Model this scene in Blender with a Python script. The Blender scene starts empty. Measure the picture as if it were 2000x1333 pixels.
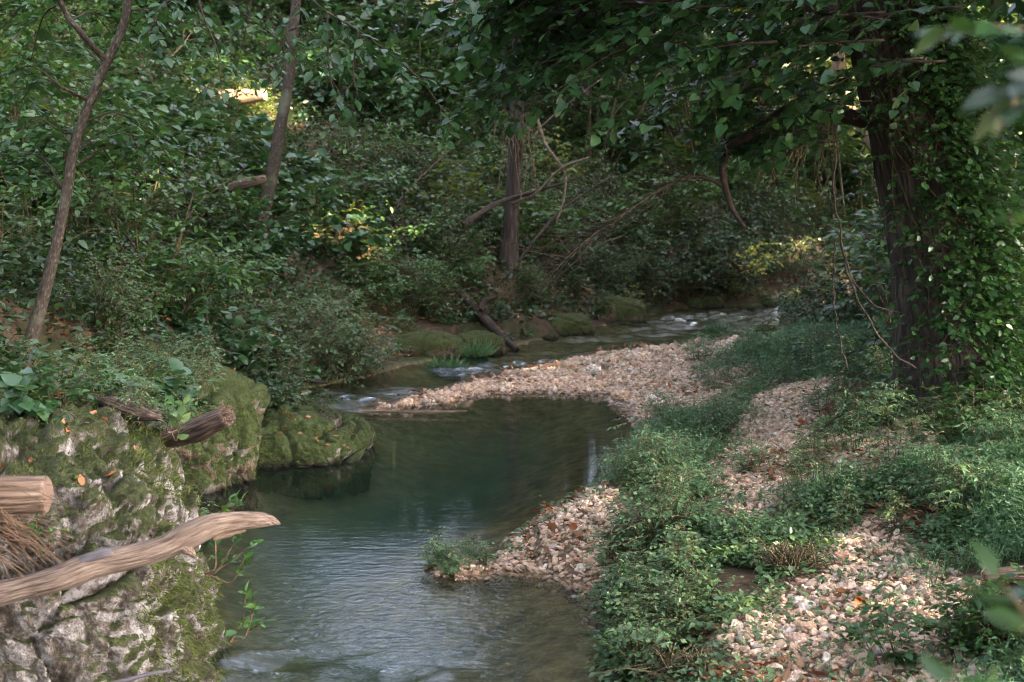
import bpy, math, random
import numpy as np
from mathutils import Vector, Matrix

S = bpy.context.scene
COL = S.collection
R = math.radians
rng = np.random.default_rng(7)
random.seed(7)

# ------------------------------------------------------------------ camera
PITCH = R(6.5)
CAMZ = 2.0
FPX = 50.0 / 36.0 * 2000.0
cam_d = bpy.data.cameras.new("camera")
cam = bpy.data.objects.new("camera", cam_d)
COL.objects.link(cam)
cam.location = (0, 0, CAMZ)
cam.rotation_euler = (math.pi / 2 - PITCH, 0, 0)
cam_d.lens = 50
cam_d.sensor_width = 36
cam_d.clip_start = 0.05
cam_d.clip_end = 600
cam_d.dof.use_dof = True
cam_d.dof.focus_distance = 7.2
cam_d.dof.aperture_fstop = 4.5
S.camera = cam

# ------------------------------------------------------------------ sky and sun
TO_SUN = Vector((0.80, -0.24, 0.52)).normalized()
SUN_EL = math.asin(TO_SUN.z)
world = bpy.data.worlds.new("World")
S.world = world
world.use_nodes = True
wn = world.node_tree
sky = wn.nodes.new("ShaderNodeTexSky")
sky.sky_type = 'NISHITA'
sky.sun_disc = False
sky.sun_elevation = SUN_EL
sky.sun_rotation = math.atan2(TO_SUN.x, TO_SUN.y)
sky.air_density = 0.4
sky.dust_density = 5.0
sky.ozone_density = 0.0
wn.nodes["Background"].inputs[1].default_value = 0.15
haze_sky = wn.nodes.new("ShaderNodeHueSaturation")
haze_sky.inputs['Saturation'].default_value = 0.7
wn.links.new(sky.outputs[0], haze_sky.inputs['Color'])
wn.links.new(haze_sky.outputs[0], wn.nodes["Background"].inputs[0])
sun_d = bpy.data.lights.new("sun", 'SUN')
sun_d.energy = 4.0
sun_d.angle = R(0.5)
sun_d.color = (1.0, 0.78, 0.5)
sun = bpy.data.objects.new("sun", sun_d)
COL.objects.link(sun)
sun.rotation_euler = (-TO_SUN).to_track_quat('-Z', 'Y').to_euler()

S.view_settings.view_transform = 'Standard'
S.view_settings.look = 'None'
S.view_settings.exposure = 4.4
S.view_settings.gamma = 1.0
S.cycles.max_bounces = 6
S.cycles.diffuse_bounces = 2
S.cycles.glossy_bounces = 3
S.cycles.transmission_bounces = 4
S.cycles.transparent_max_bounces = 8
S.cycles.sample_clamp_indirect = 4.0
S.cycles.use_adaptive_sampling = False
S.cycles.use_denoising = True
S.cycles.denoiser = 'OPENIMAGEDENOISE'
S.cycles.filter_width = 1.1


# ------------------------------------------------------------------ geometry helpers
def ray(px, py):
    u = (px - 1000.0) / FPX
    v = (666.5 - py) / FPX
    return np.array([u, math.cos(PITCH) + v * math.sin(PITCH), -math.sin(PITCH) + v * math.cos(PITCH)])


def P(px, py, d):
    """the place seen at a photograph pixel when it stands d metres ahead"""
    r = ray(px, py)
    r = r * (d / r[1])
    return np.array([r[0], r[1], CAMZ + r[2]])


def G(px, py, z=0.0):
    r = ray(px, py)
    t = (z - CAMZ) / r[2]
    return np.array([r[0] * t, r[1] * t, z])


def hash01(i, j, k, seed):
    h = (i.astype(np.int64) * 374761393 + j.astype(np.int64) * 668265263 + k.astype(np.int64) * 2147483647 + seed * 974634777) & 0xFFFFFFFF
    h = ((h ^ (h >> 13)) * 1274126177) & 0xFFFFFFFF
    h = h ^ (h >> 16)
    h = (h * 2246822519) & 0xFFFFFFFF
    h = h ^ (h >> 15)
    return h.astype(np.float64) / 4294967295.0


def vnoise(p, seed=0):
    i = np.floor(p).astype(np.int64)
    f = p - i
    f = f * f * (3 - 2 * f)
    r = 0
    for dx in (0, 1):
        wx = f[:, 0] if dx else 1 - f[:, 0]
        for dy in (0, 1):
            wy = f[:, 1] if dy else 1 - f[:, 1]
            for dz in (0, 1):
                wz = f[:, 2] if dz else 1 - f[:, 2]
                r = r + wx * wy * wz * hash01(i[:, 0] + dx, i[:, 1] + dy, i[:, 2] + dz, seed)
    return r


def fbm(p, octv=4, seed=0):
    a, s, t = 0.5, 0.0, 0.0
    for o in range(octv):
        s = s + a * (vnoise(p * 2 ** o, seed + o * 17) - 0.5) * 2
        t += a
        a *= 0.5
    return s / t


def worley(p, seed=0):
    i = np.floor(p).astype(np.int64)
    f1 = np.full(len(p), 9.0)
    f2 = np.full(len(p), 9.0)
    cid = np.zeros(len(p))
    for dx in (-1, 0, 1):
        for dy in (-1, 0, 1):
            for dz in (-1, 0, 1):
                c = i + np.array([dx, dy, dz])
                o = np.stack([hash01(c[:, 0], c[:, 1], c[:, 2], seed + q) for q in (1, 2, 3)], 1)
                d = np.linalg.norm(c + o - p, axis=1)
                h = hash01(c[:, 0], c[:, 1], c[:, 2], seed + 9)
                near = d < f1
                f2 = np.where(near, f1, np.minimum(f2, d))
                cid = np.where(near, h, cid)
                f1 = np.where(near, d, f1)
    return f1, f2, cid


def sdf_poly(x, y, poly):
    """signed distance, negative inside"""
    poly = np.asarray(poly, float)[:, :2]
    best = np.full(x.shape, 1e9)
    inside = np.zeros(x.shape, bool)
    n = len(poly)
    for a in range(n):
        p, q = poly[a], poly[(a + 1) % n]
        e = q - p
        t = np.clip(((x - p[0]) * e[0] + (y - p[1]) * e[1]) / (e @ e + 1e-12), 0, 1)
        best = np.minimum(best, np.hypot(x - p[0] - t * e[0], y - p[1] - t * e[1]))
        c = (p[1] > y) != (q[1] > y)
        if abs(e[1]) > 1e-12:
            inside ^= c & (x < e[0] * (y - p[1]) / e[1] + p[0])
    return np.where(inside, -best, best)


def sstep(a, b, x):
    t = np.clip((x - a) / (b - a), 0, 1)
    return t * t * (3 - 2 * t)


class MB:
    """collects vertices and faces for one mesh"""
    def __init__(self):
        self.V, self.F, self.n, self.Q, self.has_rest = [], [], 0, [], False

    def add(self, V, *Fs, rest=None):
        V = np.asarray(V, float).reshape(-1, 3)
        for f in Fs:
            f = np.asarray(f, np.int64)
            if f.size:
                self.F.append(f + self.n)
        self.V.append(V)
        self.Q.append(V if rest is None else rest)
        self.has_rest |= rest is not None
        self.n += len(V)

    def mesh(self, name, mat=None, smooth=True, attrs=None):
        me = bpy.data.meshes.new(name)
        V = np.concatenate(self.V) if self.V else np.zeros((0, 3))
        loops = np.concatenate([f.ravel() for f in self.F]) if self.F else np.zeros(0, int)
        sizes = np.concatenate([np.full(len(f), f.shape[1]) for f in self.F]) if self.F else np.zeros(0, int)
        me.vertices.add(len(V))
        me.vertices.foreach_set("co", V.ravel())
        me.loops.add(len(loops))
        me.loops.foreach_set("vertex_index", loops.astype(np.int32))
        me.polygons.add(len(sizes))
        st = np.concatenate([[0], np.cumsum(sizes)[:-1]]) if len(sizes) else sizes
        me.polygons.foreach_set("loop_start", st.astype(np.int32))
        me.polygons.foreach_set("use_smooth", np.full(len(sizes), smooth))
        if attrs:
            for k, v in attrs.items():
                a = me.attributes.new(k, 'FLOAT', 'POINT')
                a.data.foreach_set("value", np.asarray(v, np.float32))
        if self.has_rest:
            a = me.attributes.new('grain', 'FLOAT_VECTOR', 'POINT')
            a.data.foreach_set("vector", np.concatenate(self.Q).astype(np.float32).ravel())
        me.update(calc_edges=True)
        if mat:
            me.materials.append(mat)
        return me

    def build(self, name, mat=None, parent=None, smooth=True, loc=None, attrs=None):
        if loc is not None:
            self.V = [v - np.asarray(loc) for v in self.V]
        o = bpy.data.objects.new(name, self.mesh(name, mat, smooth, attrs))
        COL.objects.link(o)
        if loc is not None and parent is None:
            o.location = loc
        if parent:
            o.parent = parent
        return o


def tag(o, label, cat, group=None):
    o['label'] = label
    o['category'] = cat
    if group:
        o['group'] = group
    return o


def thing(name, label, cat, loc, group=None):
    o = bpy.data.objects.new(name, None)
    o.empty_display_size = 0.1
    COL.objects.link(o)
    o.location = [float(c) for c in loc]
    return tag(o, label, cat, group)


def setting(o, kind='structure'):
    o['kind'] = kind
    return o


def dup(root, loc, rotz=0.0, scale=1.0, label=None, cat=None, group=None, tilt=(0, 0)):
    r = root.copy()
    COL.objects.link(r)
    r.location = [float(c) for c in loc]
    r.rotation_euler = (tilt[0], tilt[1], rotz)
    r.scale = (scale,) * 3 if np.isscalar(scale) else scale
    for ch in root.children:
        c = ch.copy()
        COL.objects.link(c)
        c.parent = r
        for g in ch.children:
            d = g.copy()
            COL.objects.link(d)
            d.parent = c
    if label:
        tag(r, label, cat, group)
    return r


def spline(pts, n):
    """smooth curve through the points, n samples"""
    p = np.asarray(pts, float)
    if len(p) < 3:
        t = np.linspace(0, 1, n)[:, None]
        return p[0] * (1 - t) + p[-1] * t
    q = np.concatenate([[2 * p[0] - p[1]], p, [2 * p[-1] - p[-2]]])
    m = len(p) - 1
    u = np.linspace(0, m - 1e-6, n)
    i = u.astype(int)
    t = (u - i)[:, None]
    a, b, c, d = q[i], q[i + 1], q[i + 2], q[i + 3]
    return 0.5 * (2 * b + (c - a) * t + (2 * a - 5 * b + 4 * c - d) * t ** 2 + (3 * b - a - 3 * c + d) * t ** 3)


def unit(v):
    return v / (np.linalg.norm(v, axis=-1, keepdims=True) + 1e-12)


def tube(mb, pts, rad, sides=6, rough=0.0, seed=0, cap=True, squash=None, freq=9.0):
    p = np.asarray(pts, float)
    n = len(p)
    rad = np.interp(np.linspace(0, 1, n), np.linspace(0, 1, len(np.atleast_1d(rad))), np.atleast_1d(rad))
    t = unit(np.gradient(p, axis=0))
    ref = np.array([0, 0, 1.0]) if abs(t[0][2]) < 0.9 else np.array([1.0, 0, 0])
    nrm = np.zeros_like(p)
    v = ref - t[0] * (ref @ t[0])
    for i in range(n):
        v = v - t[i] * (v @ t[i])
        v = v / (np.linalg.norm(v) + 1e-12)
        nrm[i] = v
    bi = np.cross(t, nrm)
    a = np.arange(sides) * 2 * np.pi / sides
    ca, sa = np.cos(a), np.sin(a)
    rr = np.repeat(rad[:, None], sides, 1)
    V = p[:, None, :] + rr[..., None] * (nrm[:, None, :] * ca[None, :, None] + bi[:, None, :] * sa[None, :, None])
    if rough:
        q = V.reshape(-1, 3)
        k = np.concatenate([np.tile(np.stack([ca, sa], 1) * 2.2, (n, 1)), (np.repeat(np.arange(n), sides) * np.linalg.norm(p[-1] - p[0]) / n * freq * 0.35)[:, None]], 1)
        dsp = fbm(k + seed * 3.1, 3, seed) * 0.6 + fbm(q * freq * 0.5, 2, seed + 5) * 0.5
        V = V + (V - p[:, None, :]) * (dsp.reshape(n, sides, 1) * rough)
    idx = np.arange(n * sides).reshape(n, sides)
    q0 = idx[:-1]
    q1 = idx[1:]
    F = np.stack([q0, np.roll(q0, -1, 1), np.roll(q1, -1, 1), q1], -1).reshape(-1, 4)
    V = V.reshape(-1, 3)
    ln = np.concatenate([[0], np.cumsum(np.linalg.norm(np.diff(p, axis=0), axis=1))]) + seed * 1.37
    rest = np.stack([rr * ca, rr * sa, np.repeat(ln[:, None], sides, 1)], -1).reshape(-1, 3)
    if cap:
        rest = np.concatenate([rest, [[0, 0, ln[0] - rad[0]], [0, 0, ln[-1] + rad[-1]]]])
        V = np.concatenate([V, p[:1], p[-1:]])
        b = n * sides
        T0 = np.stack([np.roll(idx[0], -1), idx[0], np.full(sides, b)], -1)
        T1 = np.stack([idx[-1], np.roll(idx[-1], -1), np.full(sides, b + 1)], -1)
        mb.add(V, F, np.concatenate([T0, T1]), rest=rest)
    else:
        mb.add(V, F, rest=rest)


# ------------------------------------------------------------------ leaves
LEAF = {
    'ovate': (np.array([[0, 0, 0], [-.26, .28, .05], [0, .3, -.02], [.26, .28, .05], [-.24, .62, .03], [0, .64, -.03], [.24, .62, .03], [0, 1, -.12]]),
              np.array([[0, 2, 1], [0, 3, 2], [4, 5, 7], [5, 6, 7]]), np.array([[1, 2, 5, 4], [2, 3, 6, 5]])),
    'heart': (np.array([[0, 0.06, 0], [-.24, -.05, .03], [-.46, .25, .06], [0, .34, -.03], [.46, .25, .06], [.24, -.05, .03], [-.3, .64, .0], [.3, .64, .0], [0, 1, -.14]]),
              np.array([[0, 3, 1], [1, 3, 2], [0, 5, 3], [5, 4, 3], [2, 3, 6], [3, 4, 7], [6, 3, 8], [3, 7, 8]]), np.zeros((0, 4), int)),
    'lance': (np.array([[0, 0, 0], [-.1, .35, .03], [0, .38, -.01], [.1, .35, .03], [0, 1, -.2]]),
              np.array([[0, 2, 1], [0, 3, 2], [1, 2, 4], [2, 3, 4]]), np.zeros((0, 4), int)),
    'small': (np.array([[0, 0, 0], [-.27, .45, .06], [.27, .45, .06], [0, 1, -.08]]),
              np.array([[0, 3, 1], [0, 2, 3]]), np.zeros((0, 4), int)),
    'lobed': (np.array([[0, 0, 0], [-.3, -.06, .02], [-.56, .2, .03], [-.26, .34, 0], [-.44, .66, .0], [-.15, .62, -.03], [0, 1.05, -.12], [.15, .62, -.03], [.44, .66, 0], [.26, .34, 0], [.56, .2, .03], [.3, -.06, .02], [0, .34, -.04]]),
              np.array([[i, 12, (i + 1) % 12] for i in range(12)])[:, ::-1], np.zeros((0, 4), int)),
    'curl': (np.array([[0, 0, 0], [-.28, .3, .2], [0, .3, .0], [.28, .3, .16], [-.2, .7, .24], [0, .68, .06], [.24, .66, .1], [0.05, 1, .3]]),
             np.array([[0, 2, 1], [0, 3, 2], [4, 5, 7], [5, 6, 7]]), np.array([[1, 2, 5, 4], [2, 3, 6, 5]])),
}


def leaves(mb, pos, dirs, nrm, size, kind='ovate', width=1.0):
    pos = np.asarray(pos, float).reshape(-1, 3)
    n = len(pos)
    if n == 0:
        return
    d = unit(np.asarray(dirs, float).reshape(-1, 3))
    w = np.asarray(nrm, float).reshape(-1, 3)
    x = unit(np.cross(d, w))
    z = np.cross(x, d)
    T, F3, F4 = LEAF[kind]
    m = len(T)
    sz = np.broadcast_to(np.asarray(size, float), (n,))[:, None, None]
    V = pos[:, None, :] + sz * (T[None, :, 0:1] * width * x[:, None, :] + T[None, :, 1:2] * d[:, None, :] + T[None, :, 2:3] * z[:, None, :])
    off = (np.arange(n) * m)[:, None, None]
    mb.add(V.reshape(-1, 3), (F3[None] + off).reshape(-1, 3), (F4[None] + off).reshape(-1, 4) if len(F4) else np.zeros((0, 4), int))


def rdir(n, g=rng):
    v = g.normal(size=(n, 3))
    return unit(v)


# ------------------------------------------------------------------ materials
def new_mat(name):
    m = bpy.data.materials.new(name)
    m.use_nodes = True
    nt = m.node_tree
    b = nt.nodes["Principled BSDF"]
    return m, nt, b


def ramp(nt, fac, stops, interp='LINEAR'):
    r = nt.nodes.new("ShaderNodeValToRGB")
    r.color_ramp.interpolation = interp
    el = r.color_ramp.elements
    while len(el) > 1:
        el.remove(el[-1])
    el[0].position = stops[0][0]
    el[0].color = (*stops[0][1], 1)
    for p, c in stops[1:]:
        e = el.new(p)
        e.color = (*c, 1)
    if fac is not None:
        nt.links.new(fac, r.inputs[0])
    return r


def noise(nt, vec, scale, detail=4, rough=0.55, dist=0.0):
    n = nt.nodes.new("ShaderNodeTexNoise")
    n.inputs['Scale'].default_value = scale
    n.inputs['Detail'].default_value = detail
    n.inputs['Roughness'].default_value = rough
    n.inputs['Distortion'].default_value = dist
    if vec is not None:
        nt.links.new(vec, n.inputs['Vector'])
    return n


def mapping(nt, vec, scale):
    m = nt.nodes.new("ShaderNodeMapping")
    m.inputs['Scale'].default_value = scale
    nt.links.new(vec, m.inputs['Vector'])
    return m.outputs[0]


def mixc(nt, fac, a, b):
    m = nt.nodes.new("ShaderNodeMix")
    m.data_type = 'RGBA'
    for v, k in ((fac, 0), (a, 6), (b, 7)):
        if hasattr(v, 'node'):
            nt.links.new(v, m.inputs[k])
        else:
            m.inputs[k].default_value = v if k == 0 else (*v, 1)
    return m.outputs[2]


def math_node(nt, op, a, b=0.0, clamp=False):
    m = nt.nodes.new("ShaderNodeMath")
    m.operation = op
    m.use_clamp = clamp
    for v, k in ((a, 0), (b, 1)):
        if hasattr(v, 'node'):
            nt.links.new(v, m.inputs[k])
        else:
            m.inputs[k].default_value = v
    return m.outputs[0]


def bump(nt, h, strength, dist, bsdf):
    b = nt.nodes.new("ShaderNodeBump")
    b.inputs['Strength'].default_value = strength
    b.inputs['Distance'].default_value = dist
    nt.links.new(h, b.inputs['Height'])
    nt.links.new(b.outputs[0], bsdf.inputs['Normal'])
    return b


def leaf_mat(name, cols, rough=0.42, trans=0.28, spec=0.42, patch=0.0):
    m, nt, b = new_mat(name)
    g = nt.nodes.new("ShaderNodeNewGeometry")
    oi = nt.nodes.new("ShaderNodeObjectInfo")
    s = math_node(nt, 'MULTIPLY', oi.outputs['Random'], 0.35)
    f = math_node(nt, 'MULTIPLY_ADD', g.outputs['Random Per Island'], 0.65)
    nt.links.new(s, f.node.inputs[2])
    n = len(cols)
    r = ramp(nt, f, [(i / max(1, n - 1), c) for i, c in enumerate(cols)])
    tc = nt.nodes.new("ShaderNodeTexCoord")
    nz = noise(nt, tc.outputs['Object'], 14, 2)
    col = mixc(nt, math_node(nt, 'MULTIPLY', nz.outputs['Fac'], 0.4), r.outputs[0], tuple(c * 0.55 for c in cols[0]))
    nt.links.new(col, b.inputs['Base Color'])
    b.inputs['Roughness'].default_value = rough
    b.inputs['Specular IOR Level'].default_value = spec
    if trans:
        t = nt.nodes.new("ShaderNodeBsdfTranslucent")
        hs = nt.nodes.new("ShaderNodeHueSaturation")
        hs.inputs['Hue'].default_value = 0.47
        hs.inputs['Saturation'].default_value = 1.15
        hs.inputs['Value'].default_value = 1.3
        nt.links.new(col, hs.inputs['Color'])
        nt.links.new(hs.outputs[0], t.inputs['Color'])
        mx = nt.nodes.new("ShaderNodeMixShader")
        mx.inputs[0].default_value = trans
        nt.links.new(b.outputs[0], mx.inputs[1])
        nt.links.new(t.outputs[0], mx.inputs[2])
        nt.links.new(mx.outputs[0], nt.nodes["Material Output"].inputs[0])
    return m


def bark_mat(name, c0, c1, c2, stretch=(9, 9, 1.6), lichen=None, bstr=0.9, fine=1.0, bd=0.02):
    m, nt, b = new_mat(name)
    tc = nt.nodes.new("ShaderNodeAttribute")
    tc.attribute_name = 'grain'
    v = mapping(nt, tc.outputs['Vector'], stretch)
    n1 = noise(nt, v, 2.2 * fine, 5, 0.62, 0.6)
    n2 = noise(nt, tc.outputs['Vector'], 3.0, 3)
    vo = nt.nodes.new("ShaderNodeTexVoronoi")
    vo.feature = 'DISTANCE_TO_EDGE'
    vo.inputs['Scale'].default_value = 2.0 * fine
    nt.links.new(v, vo.inputs['Vector'])
    h = math_node(nt, 'ADD', n1.outputs['Fac'], math_node(nt, 'MULTIPLY', vo.outputs['Distance'], 0.6))
    r = ramp(nt, h, [(0.35, c0), (0.62, c1), (0.9, c2)])
    col = r.outputs[0]
    if lichen:
        lm = ramp(nt, n2.outputs['Fac'], [(0.56, (0, 0, 0)), (0.66, (1, 1, 1))])
        col = mixc(nt, math_node(nt, 'MULTIPLY', lm.outputs[0], 0.7), col, lichen)
    nt.links.new(col, b.inputs['Base Color'])
    b.inputs['Roughness'].default_value = 0.85
    b.inputs['Specular IOR Level'].default_value = 0.25
    bump(nt, h, bstr, bd, b)
    return m


def rock_mat(name, white, dark, moss_amt, stain=(0.16, 0.10, 0.06), scale=1.0, moss=(0.05, 0.07, 0.015), wet_z=0.05):
    m, nt, b = new_mat(name)
    tc = nt.nodes.new("ShaderNodeTexCoord")
    g = nt.nodes.new("ShaderNodeNewGeometry")
    o = tc.outputs['Object']
    n1 = noise(nt, o, 2.5 * scale, 9, 0.72, 0.8)
    n2 = noise(nt, o, 16.0 * scale, 7, 0.78)
    n3 = noise(nt, o, 1.7 * scale, 8, 0.7, 0.5)
    n4 = noise(nt, o, 42.0 * scale, 4, 0.7)
    base = ramp(nt, math_node(nt, 'ADD', math_node(nt, 'MULTIPLY', n1.outputs['Fac'], 0.55), math_node(nt, 'MULTIPLY', n2.outputs['Fac'], 0.45)),
                [(0.43, dark), (0.49, stain), (0.53, tuple(0.55 * w for w in white)), (0.575, white), (0.75, tuple(min(1, 1.15 * w) for w in white))])
    sx = nt.nodes.new("ShaderNodeSeparateXYZ")
    nt.links.new(g.outputs['Normal'], sx.inputs[0])
    up = math_node(nt, 'MULTIPLY', sx.outputs[2], 0.26)
    mf = math_node(nt, 'ADD', math_node(nt, 'ADD', n3.outputs['Fac'], math_node(nt, 'MULTIPLY', n2.outputs['Fac'], 0.42)), up)
    mm = ramp(nt, mf, [(0.86 - moss_amt, (0, 0, 0)), (0.92 - moss_amt, (1, 1, 1))])
    mossc = ramp(nt, n4.outputs['Fac'], [(0.3, tuple(0.35 * c for c in moss)), (0.55, moss), (0.75, (moss[0] * 2.1, moss[1] * 2.0, moss[2] * 1.7))])
    col = mixc(nt, mm.outputs[0], base.outputs[0], mossc.outputs[0])
    geo = nt.nodes.new("ShaderNodeSeparateXYZ")
    nt.links.new(g.outputs['Position'], geo.inputs[0])
    wet = ramp(nt, math_node(nt, 'ADD', geo.outputs[2], math_node(nt, 'MULTIPLY', n1.outputs['Fac'], 0.1)), [(wet_z, (0.25, 0.25, 0.25)), (wet_z + 0.06, (1, 1, 1))])
    mu = nt.nodes.new("ShaderNodeMix")
    mu.data_type = 'RGBA'
    mu.blend_type = 'MULTIPLY'
    mu.inputs[0].default_value = 1
    nt.links.new(col, mu.inputs[6])
    nt.links.new(wet.outputs[0], mu.inputs[7])
    nt.links.new(mu.outputs[2], b.inputs['Base Color'])
    b.inputs['Roughness'].default_value = 0.85
    b.inputs['Specular IOR Level'].default_value = 0.3
    hh = math_node(nt, 'ADD', math_node(nt, 'MULTIPLY', n1.outputs['Fac'], 0.6), math_node(nt, 'ADD', math_node(nt, 'MULTIPLY', n2.outputs['Fac'], 0.35), math_node(nt, 'MULTIPLY', n4.outputs['Fac'], 0.22)))
    bump(nt, hh, 1.0, 0.08, b)
    return m


def stone_mat(name):
    m, nt, b = new_mat(name)
    g = nt.nodes.new("ShaderNodeNewGeometry")
    oi = nt.nodes.new("ShaderNodeObjectInfo")
    tc = nt.nodes.new("ShaderNodeTexCoord")
    f = math_node(nt, 'FRACT', math_node(nt, 'ADD', g.outputs['Random Per Island'], oi.outputs['Random']))
    r = ramp(nt, f, [(0, (0.251, 0.162, 0.112)), (0.16, (0.452, 0.291, 0.199)), (0.36, (0.618, 0.427, 0.311)), (0.55, (0.702, 0.530, 0.413)), (0.72, (0.568, 0.333, 0.216)), (0.84, (0.800, 0.701, 0.604)), (0.90, (0.167, 0.140, 0.130)), (0.95, (0.401, 0.341, 0.311)), (1, (0.501, 0.256, 0.154))])
    nz = noise(nt, g.outputs['Position'], 26, 4, 0.65)
    c = mixc(nt, ramp(nt, nz.outputs['Fac'], [(0.42, (0, 0, 0)), (0.62, (1, 1, 1))]).outputs[0], r.outputs[0], (0.30, 0.20, 0.13))
    sz = nt.nodes.new("ShaderNodeSeparateXYZ")
    nt.links.new(g.outputs['Position'], sz.inputs[0])
    wet = ramp(nt, math_node(nt, 'ADD', sz.outputs[2], math_node(nt, 'MULTIPLY', nz.outputs['Fac'], 0.06)), [(0.03, (0, 0, 0)), (0.075, (1, 1, 1))])
    wetc = nt.nodes.new("ShaderNodeHueSaturation")
    wetc.inputs['Value'].default_value = 0.36
    wetc.inputs['Saturation'].default_value = 1.2
    nt.links.new(c, wetc.inputs['Color'])
    c2 = mixc(nt, wet.outputs[0], wetc.outputs[0], c)
    nt.links.new(c2, b.inputs['Base Color'])
    rr = math_node(nt, 'MULTIPLY_ADD', wet.outputs[0], 0.5)
    rr.node.inputs[2].default_value = 0.3
    nt.links.new(rr, b.inputs['Roughness'])
    bump(nt, nz.outputs['Fac'], 0.5, 0.01, b)
    return m


def ground_mat():
    m, nt, b = new_mat("soil_and_gravel")
    g = nt.nodes.new("ShaderNodeNewGeometry")
    p = g.outputs['Position']
    n1 = noise(nt, p, 1.3, 5, 0.6)
    n2 = noise(nt, p, 9, 5, 0.65)
    n3 = noise(nt, p, 50, 3, 0.7)
    soil = ramp(nt, n2.outputs['Fac'], [(0.3, (0.018, 0.012, 0.008)), (0.5, (0.05, 0.033, 0.02)), (0.7, (0.10, 0.062, 0.036))])
    moss = ramp(nt, n3.outputs['Fac'], [(0.3, (0.014, 0.02, 0.007)), (0.7, (0.04, 0.055, 0.016))])
    mm = ramp(nt, n1.outputs['Fac'], [(0.47, (0, 0, 0)), (0.6, (1, 1, 1))])
    s = mixc(nt, mm.outputs[0], soil.outputs[0], moss.outputs[0])
    vo = nt.nodes.new("ShaderNodeTexVoronoi")
    vo.inputs['Scale'].default_value = 30
    nt.links.new(p, vo.inputs['Vector'])
    hs = nt.nodes.new("ShaderNodeSeparateColor")
    nt.links.new(vo.outputs['Color'], hs.inputs[0])
    gr = ramp(nt, hs.outputs[0], [(0, (0.16, 0.10, 0.065)), (0.3, (0.33, 0.22, 0.15)), (0.6, (0.45, 0.34, 0.26)), (0.85, (0.36, 0.22, 0.15)), (1, (0.55, 0.47, 0.40))])
    grd = mixc(nt, ramp(nt, vo.outputs['Distance'], [(0.0, (0, 0, 0)), (0.55, (1, 1, 1))]).outputs[0], gr.outputs[0], (0.10, 0.062, 0.04))
    at = nt.nodes.new("ShaderNodeAttribute")
    at.attribute_name = "gravel"
    gf = ramp(nt, math_node(nt, 'ADD', at.outputs['Fac'], math_node(nt, 'MULTIPLY_ADD', n2.outputs['Fac'], 0.8)), [(0.35, (0, 0, 0)), (0.65, (1, 1, 1))])
    gf.inputs[0].links[0].from_node.inputs[1].links[0].from_node.inputs[2].default_value = -0.4
    c = mixc(nt, gf.outputs[0], s, grd)
    # the stream bed: brown gravel in the shallows, green-grey silt in the deep pool
    sz = nt.nodes.new("ShaderNodeSeparateXYZ")
    nt.links.new(p, sz.inputs[0])
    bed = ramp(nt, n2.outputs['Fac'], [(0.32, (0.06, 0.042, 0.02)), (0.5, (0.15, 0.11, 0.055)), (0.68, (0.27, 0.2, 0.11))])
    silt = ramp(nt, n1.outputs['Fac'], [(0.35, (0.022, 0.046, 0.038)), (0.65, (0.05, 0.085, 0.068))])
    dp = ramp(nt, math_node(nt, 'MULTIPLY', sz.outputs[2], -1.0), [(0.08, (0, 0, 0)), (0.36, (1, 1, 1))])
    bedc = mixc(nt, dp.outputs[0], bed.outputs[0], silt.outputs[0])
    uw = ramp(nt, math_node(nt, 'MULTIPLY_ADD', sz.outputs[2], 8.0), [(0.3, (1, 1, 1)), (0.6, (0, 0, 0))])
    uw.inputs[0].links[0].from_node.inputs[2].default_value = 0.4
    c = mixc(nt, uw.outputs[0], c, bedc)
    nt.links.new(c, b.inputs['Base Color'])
    b.inputs['Roughness'].default_value = 0.9
    b.inputs['Specular IOR Level'].default_value = 0.2
    hh = math_node(nt, 'ADD', math_node(nt, 'MULTIPLY', n2.outputs['Fac'], 0.6), math_node(nt, 'MULTIPLY', math_node(nt, 'MULTIPLY', vo.outputs['Distance'], -0.6), gf.outputs[0]))
    bump(nt, hh, 0.9, 0.04, b)
    return m


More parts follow.
